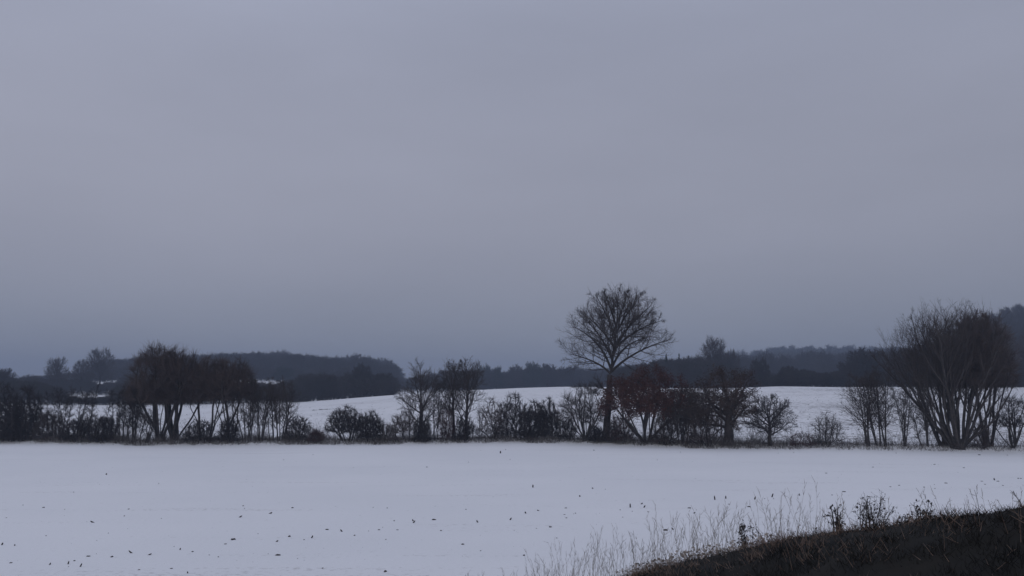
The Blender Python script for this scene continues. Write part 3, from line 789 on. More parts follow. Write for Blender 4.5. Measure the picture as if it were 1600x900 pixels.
# --- right
hp('thorn_shrub', 'bush', 'small sparse bare shrub standing alone before the open right field', 'bush', 1290, 0.9, 640, 26, 34, 694, 80, n=8, r=0.045, base=0.3, twig='twig', tr=0.007)
hp('low_bush', 'bush', 'low reddish weeds and twigs left of the lone sparse shrub', 'bush', 1254, 0.7, 672, 26, 26, 700, 81, n=12, r=0.015, base=0.9, twig='twig_red', tr=0.007, cap=1400)
hp('alder_tree', 'tree', 'leftmost leaning stem group of the right alders, twigs spreading left', 'thin', 1354, 1.0, 578, 50, 22, 640, 82, n=4, spread=12, lean=-0.14, r=0.08, base=0.25, twig='twig', l1=0.48, t0=0.2)
hp('alder_tree', 'tree', 'middle stem group of the right alders rising nearly straight', 'thin', 1372, 1.2, 566, 28, 26, 640, 83, n=4, spread=9, r=0.08, base=0.25, twig='twig', l1=0.42, lean=-0.05)
hp('alder_tree', 'tree', 'straight double stem at the right of the alder group', 'thin', 1384, 0.8, 568, 20, 24, 640, 84, n=3, spread=6, r=0.08, base=0.15, twig='twig', l1=0.42)
hp('thin_pole', 'tree', 'slim upright pole cluster between the alders and the great willow', 'thin', 1412, 1.0, 588, 16, 16, 650, 85, n=4, spread=7, r=0.05, base=0.3, twig='twig')
hp('thin_pole', 'tree', 'slender stems leaning left at the left foot of the great willow', 'thin', 1446, 1.2, 578, 24, 14, 650, 86, n=5, spread=12, lean=-0.08, r=0.07, base=0.35, twig='twig')
hp('great_willow', 'tree', 'huge many stemmed willow fanning from one stool at the far right', 'fan', 1497, 0.8, 456, 124, 108, 600, 87, n=26, spread=46, r=0.155, base=0.5, stump=0.8, stump_r=0.58, twig='twig', tr=0.0075, pts=3200, cap=11000, depth=0.7, twig_len=0.85, step=0.26, clump=2.2, stem_len=0.5, rec=True)
hp('dense_willow', 'tree', 'dense dark rounded crown on slim stems crowding the right side of the great willow', 'fan', 1543, 1.8, 480, 58, 56, 606, 93, n=9, spread=20, r=0.11, base=0.5, twig='twig_brown', tr=0.012, pts=1700, cap=13000, twig_len=0.75, stem_len=0.6, clump=0)
hp('small_willow', 'tree', 'smaller willow of leaning stems crowding the left side of the great willow', 'fan', 1474, 1.6, 492, 68, 46, 610, 88, n=8, spread=34, r=0.13, base=0.3, lean=-0.12, twig='twig', tr=0.0075, rec=True)
hp('low_bush', 'bush', 'low brown bush at the right foot of the great willow', 'bush', 1532, 0.8, 654, 24, 24, 700, 89, n=9, r=0.025, twig='twig_brown', tr=0.007, cap=1600)
hp('edge_shrub', 'bush', 'bare vase shaped shrub at the right picture edge', 'fan', 1583, 0.9, 612, 34, 40, 668, 90, n=13, spread=40, r=0.065, base=0.15, twig='twig_dark', tr=0.008, pts=700, cap=3200)

# ------------------------------------------------------------------ trees beyond the far field, one by one
def unit_tree(seed, dense, zb=0.30):
    """trunk with limbs and crown of a tree of height 1 and half width 0.5, shared by all far trees of its look"""
    rng = np.random.default_rng(seed)
    env = (np.array([0, 0, (1 + zb - 0.3) / 2]), np.array([0.47, 0.45, (1 - zb + 0.3) / 2]))
    t = np.linspace(0, 1, 6)
    tp = np.stack([0.01 * np.sin(t * 3 + seed), 0.01 * np.cos(t * 4), -0.03 + t * (zb + 0.13)], -1)[None]
    g = Geo(); tubes(g, tp, (0.026 * (1 - 0.4 * t))[None], 6)
    limbs = []
    for i in range(10):
        f = (i + 0.5 * rng.random()) / 10
        st = np.array([0, 0, zb * 0.75 + f * (0.1 + zb * 0.25)]); az = i * 2.4 + seed; tilt = math.radians(72 - 55 * f)
        d = np.array([math.sin(tilt) * math.cos(az), math.sin(tilt) * math.sin(az), math.cos(tilt)])
        L = env_limit(st[None], d[None], np.array([2.0]), env, rng, 0.75, 0.88)[0]
        q = [st]; dd = d
        for k in range(6):
            dd = norm(dd + rng.normal(0, 0.09, 3)); q.append(q[-1] + dd * L / 6)
        limbs.append(resample(q, 7))
    LP = np.array([q for q, _ in limbs]); LL = np.array([d for _, d in limbs])
    LR = 0.011 * np.linspace(1, 0.2, 7)[None] * np.ones((10, 1))
    tubes(g, LP, LR, 4)
    wood_me = g.mesh('trunk', M['bark'], True)
    g = Geo(); tr = 0.0021 if not dense else 0.0042
    q = spawn(rng, LP, LR, LL, 12, 0.12, 1.0, (54, 34), 12, 0.6, 0.6, 0.03, 0.3)
    L = env_limit(q[0], q[1], q[2], env, rng, 0.78, 1.0)
    p, r = grow(rng, q[0], q[1], L, np.maximum(q[3], tr * 1.5), 3, 0.1, 0.03, 0.4); tubes(g, p, r, 3)
    q = spawn(rng, p, r, L, 9, 0.1, 1.0, (50, 28), 13, 0.55, 0.7, 0.04, 0.35)
    L = np.maximum(env_limit(q[0], q[1], q[2], env, rng, 0.85, 1.05), 0.03)
    p, r = grow(rng, q[0], q[1], L, np.full(len(L), tr * 1.2), 1, 0.1, 0.04, 0.5); tubes(g, p, r, 3)
    q = spawn(rng, p, r, L, 7 if dense else 5, 0.1, 1.0, (48, 28), 13, 0.65, 0.8, 0.04, 0.3)
    L = np.clip(q[2], 0.025, 0.07) * rng.uniform(0.7, 1.4, len(q[2]))
    p, r = grow(rng, q[0], q[1], L, np.full(len(L), tr), 1, 0.1, 0.04, 0.5); tubes(g, p, r, 3)
    V, Qd = np.concatenate(g.V), np.concatenate(g.Q)
    return wood_me, (V, Qd)
UNIT = {}
def unit(look, k):
    key = (look, k)
    if key not in UNIT:
        w, (V, Qd) = unit_tree(900 + k * 7 + len(look), look != 'open', 0.30 if look == 'open' else 0.16)
        UNIT[key] = (w, raw_mesh('crown', V, Qd, M[{'open': 'twig', 'dark': 'twig_dark', 'brown': 'twig_brown', 'green': 'evergreen'}[look]]))
    return UNIT[key]
def far_tree(name, label, px, Yd, top, w, look='open', k=0, turn=0.0):
    x = xray(px, 605, Yd); z = float(gz(x, Yd)) - 0.1
    H = zray(top, Yd) - z; W = w * mpp(Yd)
    root = tag(empty(name, (x, Yd, z)), label, 'tree')
    for nm, me in zip(('trunk', 'crown'), unit(look, k)):
        o = add_obj(nm, me, root); o.scale = (W, W, H); o.rotation_euler = (0, 0, turn)
    return root
ft = far_tree
ft('round_tree', 'round bare tree standing alone above the left hedges', 88, 330, 555, 44, 'open', 0, 0.4)
ft('round_tree', 'tallest bare tree on the left skyline, broad dome crown', 155, 345, 541, 58, 'open', 1, 1.0)
ft('round_tree', 'lower bare tree leaning on the left of the tallest left skyline tree', 128, 350, 559, 40, 'open', 0, 2.2)
ft('round_tree', 'small bare tree in the skyline dip near the left edge', 46, 335, 584, 38, 'open', 1, 3.0)
ft('round_tree', 'dark bare tree cut by the left picture edge on the skyline', 0, 270, 572, 62, 'dark', 0, 0.0)
ft('round_tree', 'slender round headed bare tree on the skyline right of the red leaved tree', 1116, 290, 523, 68, 'open', 1, 4.4)
ft('round_tree', 'small bare tree at the right shoulder of the slender round headed tree', 1144, 300, 543, 38, 'open', 0, 5.1)
ft('dark_tree', 'compact dark round tree standing on the far field edge right of centre', 1188, 240, 557, 40, 'dark', 1, 0.3)
ft('dark_tree', 'small dark round tree at the left end of the far right hedge', 1233, 238, 569, 40, 'dark', 0, 1.3)
ft('dark_tree', 'broad dark tree behind the alders at the right', 1356, 238, 541, 84, 'dark', 1, 2.3)
ft('dark_tree', 'low dark tree sloping down at the left of the broad dark tree', 1326, 236, 562, 50, 'dark', 0, 3.3)
ft('dark_tree', 'dark tree filling the gap between alders and great willow', 1412, 238, 541, 84, 'dark', 0, 4.3)
ft('dark_tree', 'large dark domed tree behind the right half of the great willow', 1540, 236, 482, 118, 'brown', 0, 0.7)
ft('dark_tree', 'dark tree at the right flank of the large domed tree', 1592, 238, 520, 70, 'brown', 1, 1.9)
ft('dark_tree', 'tallest dark tree in front of the left wood edge', 564, 262, 566, 50, 'dark', 1, 5.3)
ft('dark_tree', 'dark tree at the right corner of the nearer left wood', 600, 260, 579, 44, 'dark', 0, 0.9)
ft('dark_tree', 'dark bushy tree above the snow strip on the left hill', 444, 420, 570, 40, 'green', 0, 0.5)
ft('hazy_tree', 'flat topped pine on the hazy central skyline', 833, 475, 562, 46, 'green', 1, 1.5)
ft('hazy_tree', 'rounded hazy tree right of the flat topped pine', 856, 475, 565, 38, 'dark', 0, 2.5)
ft('hazy_tree', 'left of two narrow hazy trees right of the twin upright trees', 757, 475, 566, 30, 'green', 0, 3.5)
ft('hazy_tree', 'right of two narrow hazy trees right of the twin upright trees', 777, 475, 569, 28, 'green', 1, 4.5)
ft('hazy_tree', 'hazy tree between the two narrow trees and the flat topped pine', 806, 475, 568, 36, 'dark', 1, 5.5)
ft('hazy_tree', 'low hazy tree just left of the tallest tree crown', 890, 475, 569, 46, 'dark', 0, 6.1)

def conifer(label, px, Yd, top, w, seed):
    rng = np.random.default_rng(seed)
    x = xray(px, 605, Yd); z = float(gz(x, Yd)); s = mpp(Yd)
    H = zray(top, Yd) - z; Rw = w * s * 0.5
    root = tag(empty('conifer', (x, Yd, z - 0.1)), label, 'tree', 'conifers on the skyline')
    g = Geo(); tubes(g, np.array([[[0, 0, 0], [0, 0, H * 0.5], [0, 0, H]]]), np.array([[0.2, 0.13, 0.03]]), 6)
    add_obj('trunk', g.mesh('trunk', M['bark'], True), root)
    n = 420
    t = rng.random(n) ** 0.8; zz = H * (0.12 + 0.86 * t); az = rng.random(n) * 6.283
    L = Rw * (1.02 - t) ** 0.9 * rng.uniform(0.5, 1.1, n) + 0.15
    P = np.stack([np.zeros(n), np.zeros(n), zz], -1); D = np.stack([np.cos(az), np.sin(az), rng.uniform(-0.3, 0.25, n)], -1)
    p, r = grow(rng, P, D, L, np.full(n, 0.11), 3, 0.08, 0.02, 0.4)
    g = Geo(); tubes(g, p, r, 3)
    add_obj('crown', g.mesh('crown', M['evergreen']), root)
conifer('leftmost spiky conifer on the skyline right of the tallest tree', 1042, 300, 551, 17, 131)
conifer('middle spiky conifer on the skyline right of the tallest tree', 1062, 305, 551, 18, 132)
conifer('rightmost spiky conifer on the skyline right of the tallest tree', 1077, 300, 554, 16, 133)

# ------------------------------------------------------------------ woods and hedges that read as one mass
def low_tree(seed, bushy=False):
    """a unit tree (height 1, half width 0.36) in few triangles"""
    rng = np.random.default_rng(seed)
    g = Geo()
    P, D = np.array([[0, 0, -0.05]]), np.array([[0, 0, 1.0]])
    p, r = grow(rng, P, D, np.array([0.85]), np.array([0.018]), 4, 0.03, 0.02, 0.3); tubes(g, p, r, 4)
    env = (np.array([0, 0, 0.52 if bushy else 0.62]), np.array([0.42, 0.40, 0.50 if bushy else 0.40]))
    q = spawn(rng, p, r, np.array([0.85]), 14, 0.08 if bushy else 0.28, 1.0, 55, 12, 0.6, 0.5, 0.15, 0.3)
    L = env_limit(q[0], q[1], q[2], env, rng, 0.7, 0.95)
    p, r = grow(rng, q[0], q[1], L, np.maximum(q[3], 0.006), 3, 0.1, 0.06, 0.4); tubes(g, p, r, 3)
    q = spawn(rng, p, r, L, 11, 0.1, 1.0, 45, 14, 0.6, 0.7, 0.05, 0.3)
    L = np.clip(env_limit(q[0], q[1], q[2], env, rng, 0.85, 1.08), 0.05, 0.3)
    p, r = grow(rng, q[0], q[1], L, np.full(len(L), 0.007), 1, 0.1, 0.04, 0.5); tubes(g, p, r, 3)
    q = spawn(rng, p, r, L, 3, 0.2, 1.0, 45, 14, 0.7, 0.8, 0.05, 0.3)
    L = np.clip(q[2], 0.04, 0.14)
    p, r = grow(rng, q[0], q[1], L, np.full(len(L), 0.006), 1, 0.1, 0.04, 0.5); tubes(g, p, r, 3)
    return np.concatenate(g.V), np.concatenate(g.Q)
LOW = [low_tree(200 + i) for i in range(5)]
LOWB = [low_tree(220 + i, True) for i in range(5)]

SRC = {}
for key, src in (('tree', LOW), ('bush', LOWB)):
    c = bpy.data.collections.new('source_' + key)
    for i, (V, Qd) in enumerate(src):
        c.objects.link(bpy.data.objects.new('%s_%d' % (key, i), raw_mesh('wood_' + key, V, Qd, M['wood_far'])))
    SRC[key] = c
def wood_nodes(key):
    nt = bpy.data.node_groups.new('scatter_' + key, 'GeometryNodeTree')
    nt.interface.new_socket('Geometry', in_out='INPUT', socket_type='NodeSocketGeometry')
    nt.interface.new_socket('Geometry', in_out='OUTPUT', socket_type='NodeSocketGeometry')
    N = nt.nodes.new; Lk = nt.links.new
    gi, go = N('NodeGroupInput'), N('NodeGroupOutput')
    ci = N('GeometryNodeCollectionInfo'); ci.inputs['Collection'].default_value = SRC[key]
    ci.inputs['Separate Children'].default_value = True; ci.inputs['Reset Children'].default_value = True
    ip = N('GeometryNodeInstanceOnPoints'); ip.inputs['Pick Instance'].default_value = True
    def attr(nm, tp):
        a = N('GeometryNodeInputNamedAttribute'); a.data_type = tp; a.inputs['Name'].default_value = nm
        return a.outputs['Attribute']
    Lk(gi.outputs[0], ip.inputs['Points']); Lk(ci.outputs[0], ip.inputs['Instance'])
    Lk(attr('size', 'FLOAT_VECTOR'), ip.inputs['Scale'])
    er = N('FunctionNodeEulerToRotation'); Lk(attr('turn', 'FLOAT_VECTOR'), er.inputs[0]); Lk(er.outputs[0], ip.inputs['Rotation'])
    Lk(attr('pick', 'INT'), ip.inputs['Instance Index'])
    Lk(ip.outputs[0], go.inputs[0])
    return nt
WOOD_NT = {k: wood_nodes(k) for k in SRC}

def wood(name, label, cat, line, n, y0, y1, width, seed, bushy=True, drop=8.0, hmax=14.0):
    """trees scattered over the px range of `line` (px, top row), between distances y0..y1, none higher than hmax"""
    rng = np.random.default_rng(seed)
    lp = np.array(line, float)
    px = lp[0, 0] + (lp[-1, 0] - lp[0, 0]) * (np.arange(n) + rng.random(n)) / n
    d = rng.random(n)
    Yd = y0 + (y1 - y0) * d
    top = np.interp(px, lp[:, 0], lp[:, 1]) + drop * (1 - d) * rng.random(n) + np.abs(rng.normal(0, 4.0, n)) - 2.5
    x = xray(px, 600, Yd); z = gz(x, Yd)
    H = np.clip(np.minimum(zray(top, Yd) - z, hmax * rng.uniform(0.75, 1.1, n)), 1.2, None)
    w = width * rng.uniform(0.75, 1.25, n) / 0.72
    me = bpy.data.meshes.new(name)
    me.vertices.add(n); me.vertices.foreach_set('co', np.stack([x, Yd, z], -1).astype(np.float32).ravel())
    a = me.attributes.new('size', 'FLOAT_VECTOR', 'POINT'); a.data.foreach_set('vector', np.stack([w, w, H], -1).astype(np.float32).ravel())
    a = me.attributes.new('turn', 'FLOAT_VECTOR', 'POINT'); a.data.foreach_set('vector', np.stack([w * 0, w * 0, rng.random(n) * 6.283], -1).astype(np.float32).ravel())
    a = me.attributes.new('pick', 'INT', 'POINT'); a.data.foreach_set('value', rng.integers(0, 5, n).astype(np.int32))
    me.update()
    o = add_obj(name, me)
    md = o.modifiers.new('scatter', 'NODES'); md.node_group = WOOD_NT['bush' if bushy else 'tree']
    return tag(o, label, cat, kind='stuff')

wood('far_wood', 'hazy blue wood along the ridge at the left', 'wood', [(150, 566), (180, 560), (240, 558), (300, 555), (340, 551), (400, 549), (430, 547), (480, 553), (530, 557), (560, 551), (590, 549), (606, 556), (618, 572), (622, 590)], 420, 480, 650, 11, 301, drop=10, hmax=18)
wood('near_wood', 'darker nearer wood at the far edge of the field, centre left', 'wood', [(440, 596), (480, 582), (505, 580), (530, 590), (550, 580), (590, 582), (616, 590)], 150, 250, 330, 5.5, 302, drop=8, hmax=9)
wood('hill_wood', 'dark trees above the snow strip on the left hill', 'wood', [(270, 566), (340, 563), (400, 570), (440, 578), (475, 576), (520, 572), (600, 585)], 120, 428, 500, 9, 303, drop=8, hmax=12)
wood('field_hedge', 'dark hedge along the far edge of the left field', 'hedge', [(-60, 592), (60, 596), (92, 606), (112, 620), (168, 621), (186, 600), (200, 596), (300, 592), (375, 597), (440, 599), (462, 602), (482, 618)], 260, 233, 252, 4.0, 304, drop=3, hmax=12)
wood('upper_hedge', 'dark hedge between the two snow patches at the left', 'hedge', [(-60, 588), (50, 590), (100, 592), (140, 593), (152, 598), (186, 597), (196, 586), (300, 588)], 220, 312, 350, 5.0, 305, drop=4, hmax=8)
wood('skyline_hedge', 'dark skyline hedge below the round trees at the left', 'hedge', [(-60, 590), (30, 592), (60, 586), (100, 584), (150, 578), (200, 572), (300, 570)], 170, 422, 470, 7, 306, drop=6, hmax=11)
wood('central_wood', 'hazy wood behind the far field, centre', 'wood', [(618, 596), (640, 592), (660, 586), (700, 579), (745, 576), (790, 580), (830, 573), (870, 577), (900, 574), (950, 576), (1000, 570)], 300, 470, 620, 9, 307, drop=8, hmax=19)
wood('right_wood', 'dark wood on the skyline between the tallest tree and slender round tree', 'wood', [(960, 574), (1000, 568), (1040, 560), (1090, 558), (1140, 565), (1170, 577), (1205, 582)], 200, 268, 335, 6, 308, drop=8, hmax=14)
wood('right_hedge', 'dark hedge on the far edge of the right field', 'hedge', [(1206, 590), (1240, 576), (1270, 580), (1300, 582), (1330, 572), (1450, 562), (1620, 568)], 260, 235, 262, 4.5, 309, drop=5, hmax=10)
wood('far_ridge_wood', 'hazy blue wooded ridge right of centre', 'wood', [(1060, 572), (1140, 551), (1165, 545), (1200, 544), (1250, 538), (1290, 540), (1340, 540), (1400, 543), (1520, 545)], 600, 440, 960, 13, 310, drop=4, hmax=18)
wood('hill_top_wood', 'dark blue wood on the hill at the right picture edge', 'wood', [(1420, 565), (1480, 502), (1515, 476), (1560, 467), (1600, 463), (1700, 458)], 420, 275, 520, 8, 311, drop=4, hmax=16)
wood('distant_wood', 'pale distant trees in the gap between left wood and centre', 'wood', [(540, 598), (640, 597), (720, 595), (1000, 592)], 140, 1400, 1700, 20, 312, drop=3, hmax=22)

# ------------------------------------------------------------------ verge, soil, stubble
def blades(name, label, mat, pts, h, r, lean, seed, nseg=2, cat='grass'):
    rng = np.random.default_rng(seed)
    n = len(pts)
    D = np.stack([rng.normal(0, lean, n), rng.normal(0, lean, n), np.ones(n)], -1)
    p, rr = grow(rng, pts, D, h, r, nseg, 0.16, 0.0, 0.25)
    g = Geo(); tubes(g, p, rr, 3)
    return tag(add_obj(name, g.mesh(name, M[mat])), label, cat, kind='stuff')

rng = np.random.default_rng(7)
n = 26000
px = rng.uniform(-120, 1750, n); dy = rng.uniform(-0.2, 2.6, n) + 0.35 * np.sin(px * 0.05 + np.sin(px * 0.13)) + 0.25 * np.sin(px * 0.021) + np.where(rng.random(n) < 0.12, rng.uniform(-1.0, 0, n), 0)
Yd = hedge_y(px) + dy; x = xray(px, 690, Yd)
clump = 0.55 + 0.45 * np.sin(px * 0.11 + 2 * np.sin(px * 0.031)) * np.sin(px * 0.043 + 1)
h = rng.uniform(0.25, 0.85, n) * (0.5 + 0.8 * clump) * np.interp(px, [0, 1150, 1300, 1600], [1, 1, 0.7, 0.5])
keep = rng.random(n) < np.interp(px, [0, 450, 1200, 1320, 1600], [1, 0.9, 0.9, 0.5, 0.45])
pts = np.stack([x, Yd, gz(x, Yd) - 0.03], -1)[keep]
blades('verge_grass', 'rough frosted dead grass along the foot of the hedge', 'verge_grass', pts, h[keep], np.full(keep.sum(), 0.013), 0.6, 8, nseg=1)

n = 10500
px = rng.uniform(-120, 1750, n); dy = rng.uniform(0.2, 2.6, n)
keep = rng.random(n) < np.interp(px, [0, 180, 200, 480, 500, 515, 600, 620, 950, 1150, 1230, 1320, 1600], [1, 1, 0.6, 0.7, 0.5, 0.25, 0.3, 0.8, 0.8, 0.8, 0.4, 0.25, 0.35])
px, dy = px[keep], dy[keep]; n = len(px)
Yd = hedge_y(px) + dy; x = xray(px, 690, Yd)
wave = 0.6 + 0.4 * np.sin(px * 0.17 + 2 * np.sin(px * 0.05))
D = np.stack([rng.normal(0, 0.45, n), rng.normal(0, 0.45, n), np.ones(n)], -1)
Ls = rng.uniform(0.7, 2.3, n) * wave
p, r = grow(rng, np.stack([x, Yd, gz(x, Yd) - 0.03], -1), D, Ls, np.full(n, 0.010), 3, 0.16, -0.05, 0.4)
g = Geo(); tubes(g, p, r, 3)
q = spawn(rng, p, r, Ls, 3, 0.2, 1.0, 42, 14, 0.5, 0.8, 0.05, 0.3)
p, r = grow(rng, q[0], q[1], q[2], np.full(len(q[2]), 0.0065), 1, 0.1, 0.0, 0.5); tubes(g, p, r, 3)
tag(add_obj('bramble_scrub', g.mesh('bramble_scrub', M['twig'])), 'tangled low bramble and briar shoots along the hedge bottom', 'scrub', kind='stuff')

def lumps(g, pts, size, rng, flat=0.55):
    """squashed uneven octahedral lumps"""
    n = len(pts)
    base = np.array([[1, 0, 0], [0.3, 0.9, 0], [-0.8, 0.6, 0], [-0.8, -0.6, 0], [0.4, -0.9, 0], [0, 0, 1.0]])
    V = base[None] * size[:, None, None] * rng.uniform(0.6, 1.35, (n, 6, 1)) * np.array([1, 1, flat])
    a = rng.random(n) * 6.283
    c, s = np.cos(a)[:, None], np.sin(a)[:, None]
    V = np.stack([V[..., 0] * c - V[..., 1] * s, V[..., 0] * s + V[..., 1] * c, V[..., 2]], -1) + pts[:, None]
    Q = np.array([[0, 1, 5, 5], [1, 2, 5, 5], [2, 3, 5, 5], [3, 4, 5, 5], [4, 0, 5, 5]])[:, :3]
    g.add(V, (np.arange(n)[:, None, None] * 6 + Q[None]).reshape(-1, 3))
n = 5200
px = rng.uniform(-40, 1700, n); keep = rng.random(n) < np.interp(px, [0, 450, 650, 900, 1150, 1700], [0.6, 0.6, 0.25, 0.25, 0.8, 1.0])
px = px[keep]
Yd = hedge_y(px) + 2.5 + 110 * rng.random(len(px)) ** 1.5; x = xray(px, 650, Yd)
g = Geo(); lumps(g, np.stack([x, Yd, gz(x, Yd) - 0.02], -1), rng.uniform(0.05, 0.17, len(px)), rng)
tag(add_obj('field_clods', g.mesh('field_clods', M['soil'])), 'dark clods of earth showing through the snow of the far field', 'clods', kind='stuff')
px = np.concatenate([rng.uniform(486, 516, 26), rng.uniform(516, 545, 9)]); py = 634 - (px - 486) * 0.05 + rng.normal(0, 0.3, len(px))
Yd = np.full(len(px), 175.0) ; x = xray(px, 634, Yd)
g = Geo(); lumps(g, np.stack([x, Yd + rng.normal(0, 0.3, len(px)), gz(x, Yd) - 0.02], -1), rng.uniform(0.15, 0.32, len(px)), rng)
tag(add_obj('furrow_clods', g.mesh('furrow_clods', M['soil'])), 'short dark furrow line of bare soil in the far field gap', 'clods', kind='stuff')

# single bits of stubble and soil on the near field, read off the photograph: (px, py, kind, size px, lean)
BITS = """3 852 s 5 .3|23 853 s 3 .1|17 880 f 6 0|72 838 s 2 0|10 809 f 3 0|36 789 c 2 0|68 793 f 6 0|101 796 c 2 0|115 769 c 2 0|144 817 s 7 -1.1|169 834 c 2 0|166 743 s 3 .2|194 807 c 3 0|201 796 c 3 .3
|248 756 c 2 0|252 811 c 2 0|107 882 s 6 .4|107 886 c 2 0|116 877 f 5 0|126 886 s 7 .3|78 883 s 5 .5|138 870 f 7 0|175 871 c 5 0|204 865 s 8 -.8|234 868 s 7 1.1|281 860 s 4 0|301 863 c 4 0|272 855 c 2 0|327 868 f 3 0
|341 871 c 3 0|352 851 f 5 0|364 844 f 12 0|376 809 s 6 .9|380 791 c 3 0|382 795 c 2 0|293 896 s 4 .2|268 889 f 5 0|217 891 f 5 0|419 866 c 2 0
|403 835 c 2 0|434 868 f 12 0|433 847 s 5 .9|452 839 c 6 0|457 794 c 4 0|423 803 s 6 1.1|465 873 c 2 0|475 844 c 3 0|488 841 s 6 .6|504 888 c 3 .2|511 828 f 7 0|533 831 s 6 -.7|554 837 c 4 0|576 830 c 2 0|592 828 f 5 0
|598 824 c 2 0|616 814 c 3 0|621 828 f 4 0|603 843 c 3 0|647 817 s 6 .6|645 814 s 4 -.5|678 812 f 8 0|583 793 c 2 0|605 794 c 3 0|689 829 c 4 0|602 893 c 6 0|723 850 f 7 0|728 796 c 3 0|746 816 s 5 -.3|751 860 c 3 0
|667 730 f 4 0|443 719 c 2 0|489 711 c 2 0|732 722 c 2 0|790 703 f 3 0|782 708 s 4 .1|797 717 c 2 0
|833 763 s 5 .2|798 812 s 5 .5|821 802 s 4 -.3|841 798 s 4 -.9|838 825 f 3 0|860 823 f 7 0|884 794 f 5 0|882 804 f 4 0|885 809 f 4 0|896 803 c 2 0|899 802 c 3 0|870 840 c 3 0|819 867 c 5 0|906 777 s 3 0|926 765 s 3 -.7|946 766 c 2 0
|969 797 c 3 0|985 793 s 7 .1|1003 788 s 4 .8|1007 793 s 5 .5|1013 800 f 4 0|988 799 f 3 0|973 808 f 3 0|1077 794 f 6 0|1088 797 c 2 0|1085 802 s 4 .9|1040 828 f 11 0|1051 827 s 5 -.7|1068 839 c 3 0|1117 781 s 7 0|1134 779 s 5 0
|1139 788 f 4 0|1170 792 f 7 0|1180 780 s 6 .3|1195 779 c 3 0|1207 776 s 7 .3|1209 779 c 3 0|1226 774 c 3 0|1229 775 c 2 0|1249 773 s 4 0|1300 772 f 4 0|1319 767 f 6 0|1027 719 c 2 0|928 704 c 3 0|1063 706 c 2 0
|1391 760 f 4 0|1405 758 f 4 0|1379 768 f 3 0|1362 768 c 2 0|1444 761 c 3 0|1461 763 c 2 0|1478 755 f 5 0|1460 757 c 2 0|1534 752 f 4 0|1539 757 f 4 0|1554 750 s 4 0|1559 752 f 5 0|1567 759 c 3 0|1591 747 c 3 0|1595 747 c 3 0
|1364 730 f 4 0|1461 778 c 3 0|1530 711 f 5 0|1574 711 f 3 0|1460 725 f 4 0|1506 730 f 4 0|1291 740 f 4 0|1216 708 c 2 0|1240 707 c 2 0|1400 709 f 3 0""".replace('\n', '')
SPECIAL = {(434, 868): 'longest flat clod of earth lying near the bottom left of the near field',
           (1040, 828): 'largest dark clod on the snow just above the dry grass stems',
           (452, 839): 'dark rounded clod standing out left of centre on the near field',
           (602, 893): 'dark clod at the bottom picture edge left of the dry grass',
           (833, 763): 'lone forked scrap of stubble in the middle of the near field',
           (647, 817): 'forked dark scrap of stubble on the speckled row, centre',
           (819, 867): 'dark clod at the left edge of the dry grass stems',
           (126, 886): 'thick stubble stump at the bottom left, right of its pair',
           (107, 882): 'thick stubble stump at the bottom left, left of its pair',
           (204, 865): 'short thick stalk tilted left in the lower left of the field',
           (138, 870): 'long thin smear of soil in the lower left snow',
           (985, 793): 'upright stubble stalk above the left dry grass stems',
           (1117, 781): 'tallest upright stubble stalk on the snow right of centre'}
rng = np.random.default_rng(77)
for item in BITS.split('|'):
    a, b, k, s, ln = item.split()
    a, b, s, ln = int(a), int(b), float(s), float(ln)
    Yd = float(depth_on_field(b)); x = xray(a, b, Yd); z = float(gz(x, Yd)); w = mpp(Yd) * s * (0.80 if k == 'c' else 0.9)
    g = Geo()
    if k == 's':
        Ls = w * 1.15
        D = norm(np.array([[math.tan(ln) if abs(ln) < 1.2 else ln * 2, rng.normal(0, 0.2), 1.0]]))
        P0 = np.array([[-D[0, 0] * Ls * 0.5, 0, -0.02]])
        p, r = grow(rng, P0, D, np.array([Ls]), np.array([mpp(Yd) * 1.15]), 4, 0.05, 0, 0.8)
        r[:, -1] = 0.002
        tubes(g, p, r, 5)
        nm, cat, lb, gr = 'stubble_stalk', 'stubble', 'short dark stubble stalk poking through the near snow field', 'stubble stalks on the near field'
        me = g.mesh(nm, M['soil'])
    else:
        Vn = 9
        aa = np.arange(Vn) * 2 * math.pi / Vn
        rad = rng.uniform(0.6, 1.15, Vn)
        fl = 0.5 if k == 'f' else 0.85
        if k == 'f' and s > 9: w *= 0.8
        hgt = w * (0.20 if k == 'f' else 0.38)
        ring0 = np.stack([np.cos(aa) * rad * w * 0.55, np.sin(aa) * rad * w * 0.55 * fl * 2.2, np.full(Vn, -0.02)], -1)
        ring1 = ring0 * np.array([0.8, 0.8, 0]) + np.stack([np.zeros(Vn), np.zeros(Vn), hgt * rng.uniform(0.4, 1.0, Vn)], -1)
        V = np.concatenate([ring0, ring1, [[0, 0, hgt]]])
        i = np.arange(Vn); j = (i + 1) % Vn
        T = np.concatenate([np.stack([i, j, j + Vn], -1), np.stack([i, j + Vn, i + Vn], -1), np.stack([i + Vn, j + Vn, np.full(Vn, 2 * Vn)], -1)])
        nm, cat = 'soil_clod', 'clod'
        lb, gr = ('flat scrap of dark soil lying on the near snow field', 'flat soil scraps on the near field') if k == 'f' else ('small dark clod of earth on the near snow field', 'small soil clods on the near field')
        me = raw_mesh(nm, V, T, M['soil'])
    o = add_obj(nm, me, loc=(x, Yd, z))
    if (a, b) in SPECIAL: tag(o, SPECIAL[(a, b)], cat)
    else: tag(o, lb, cat, gr)

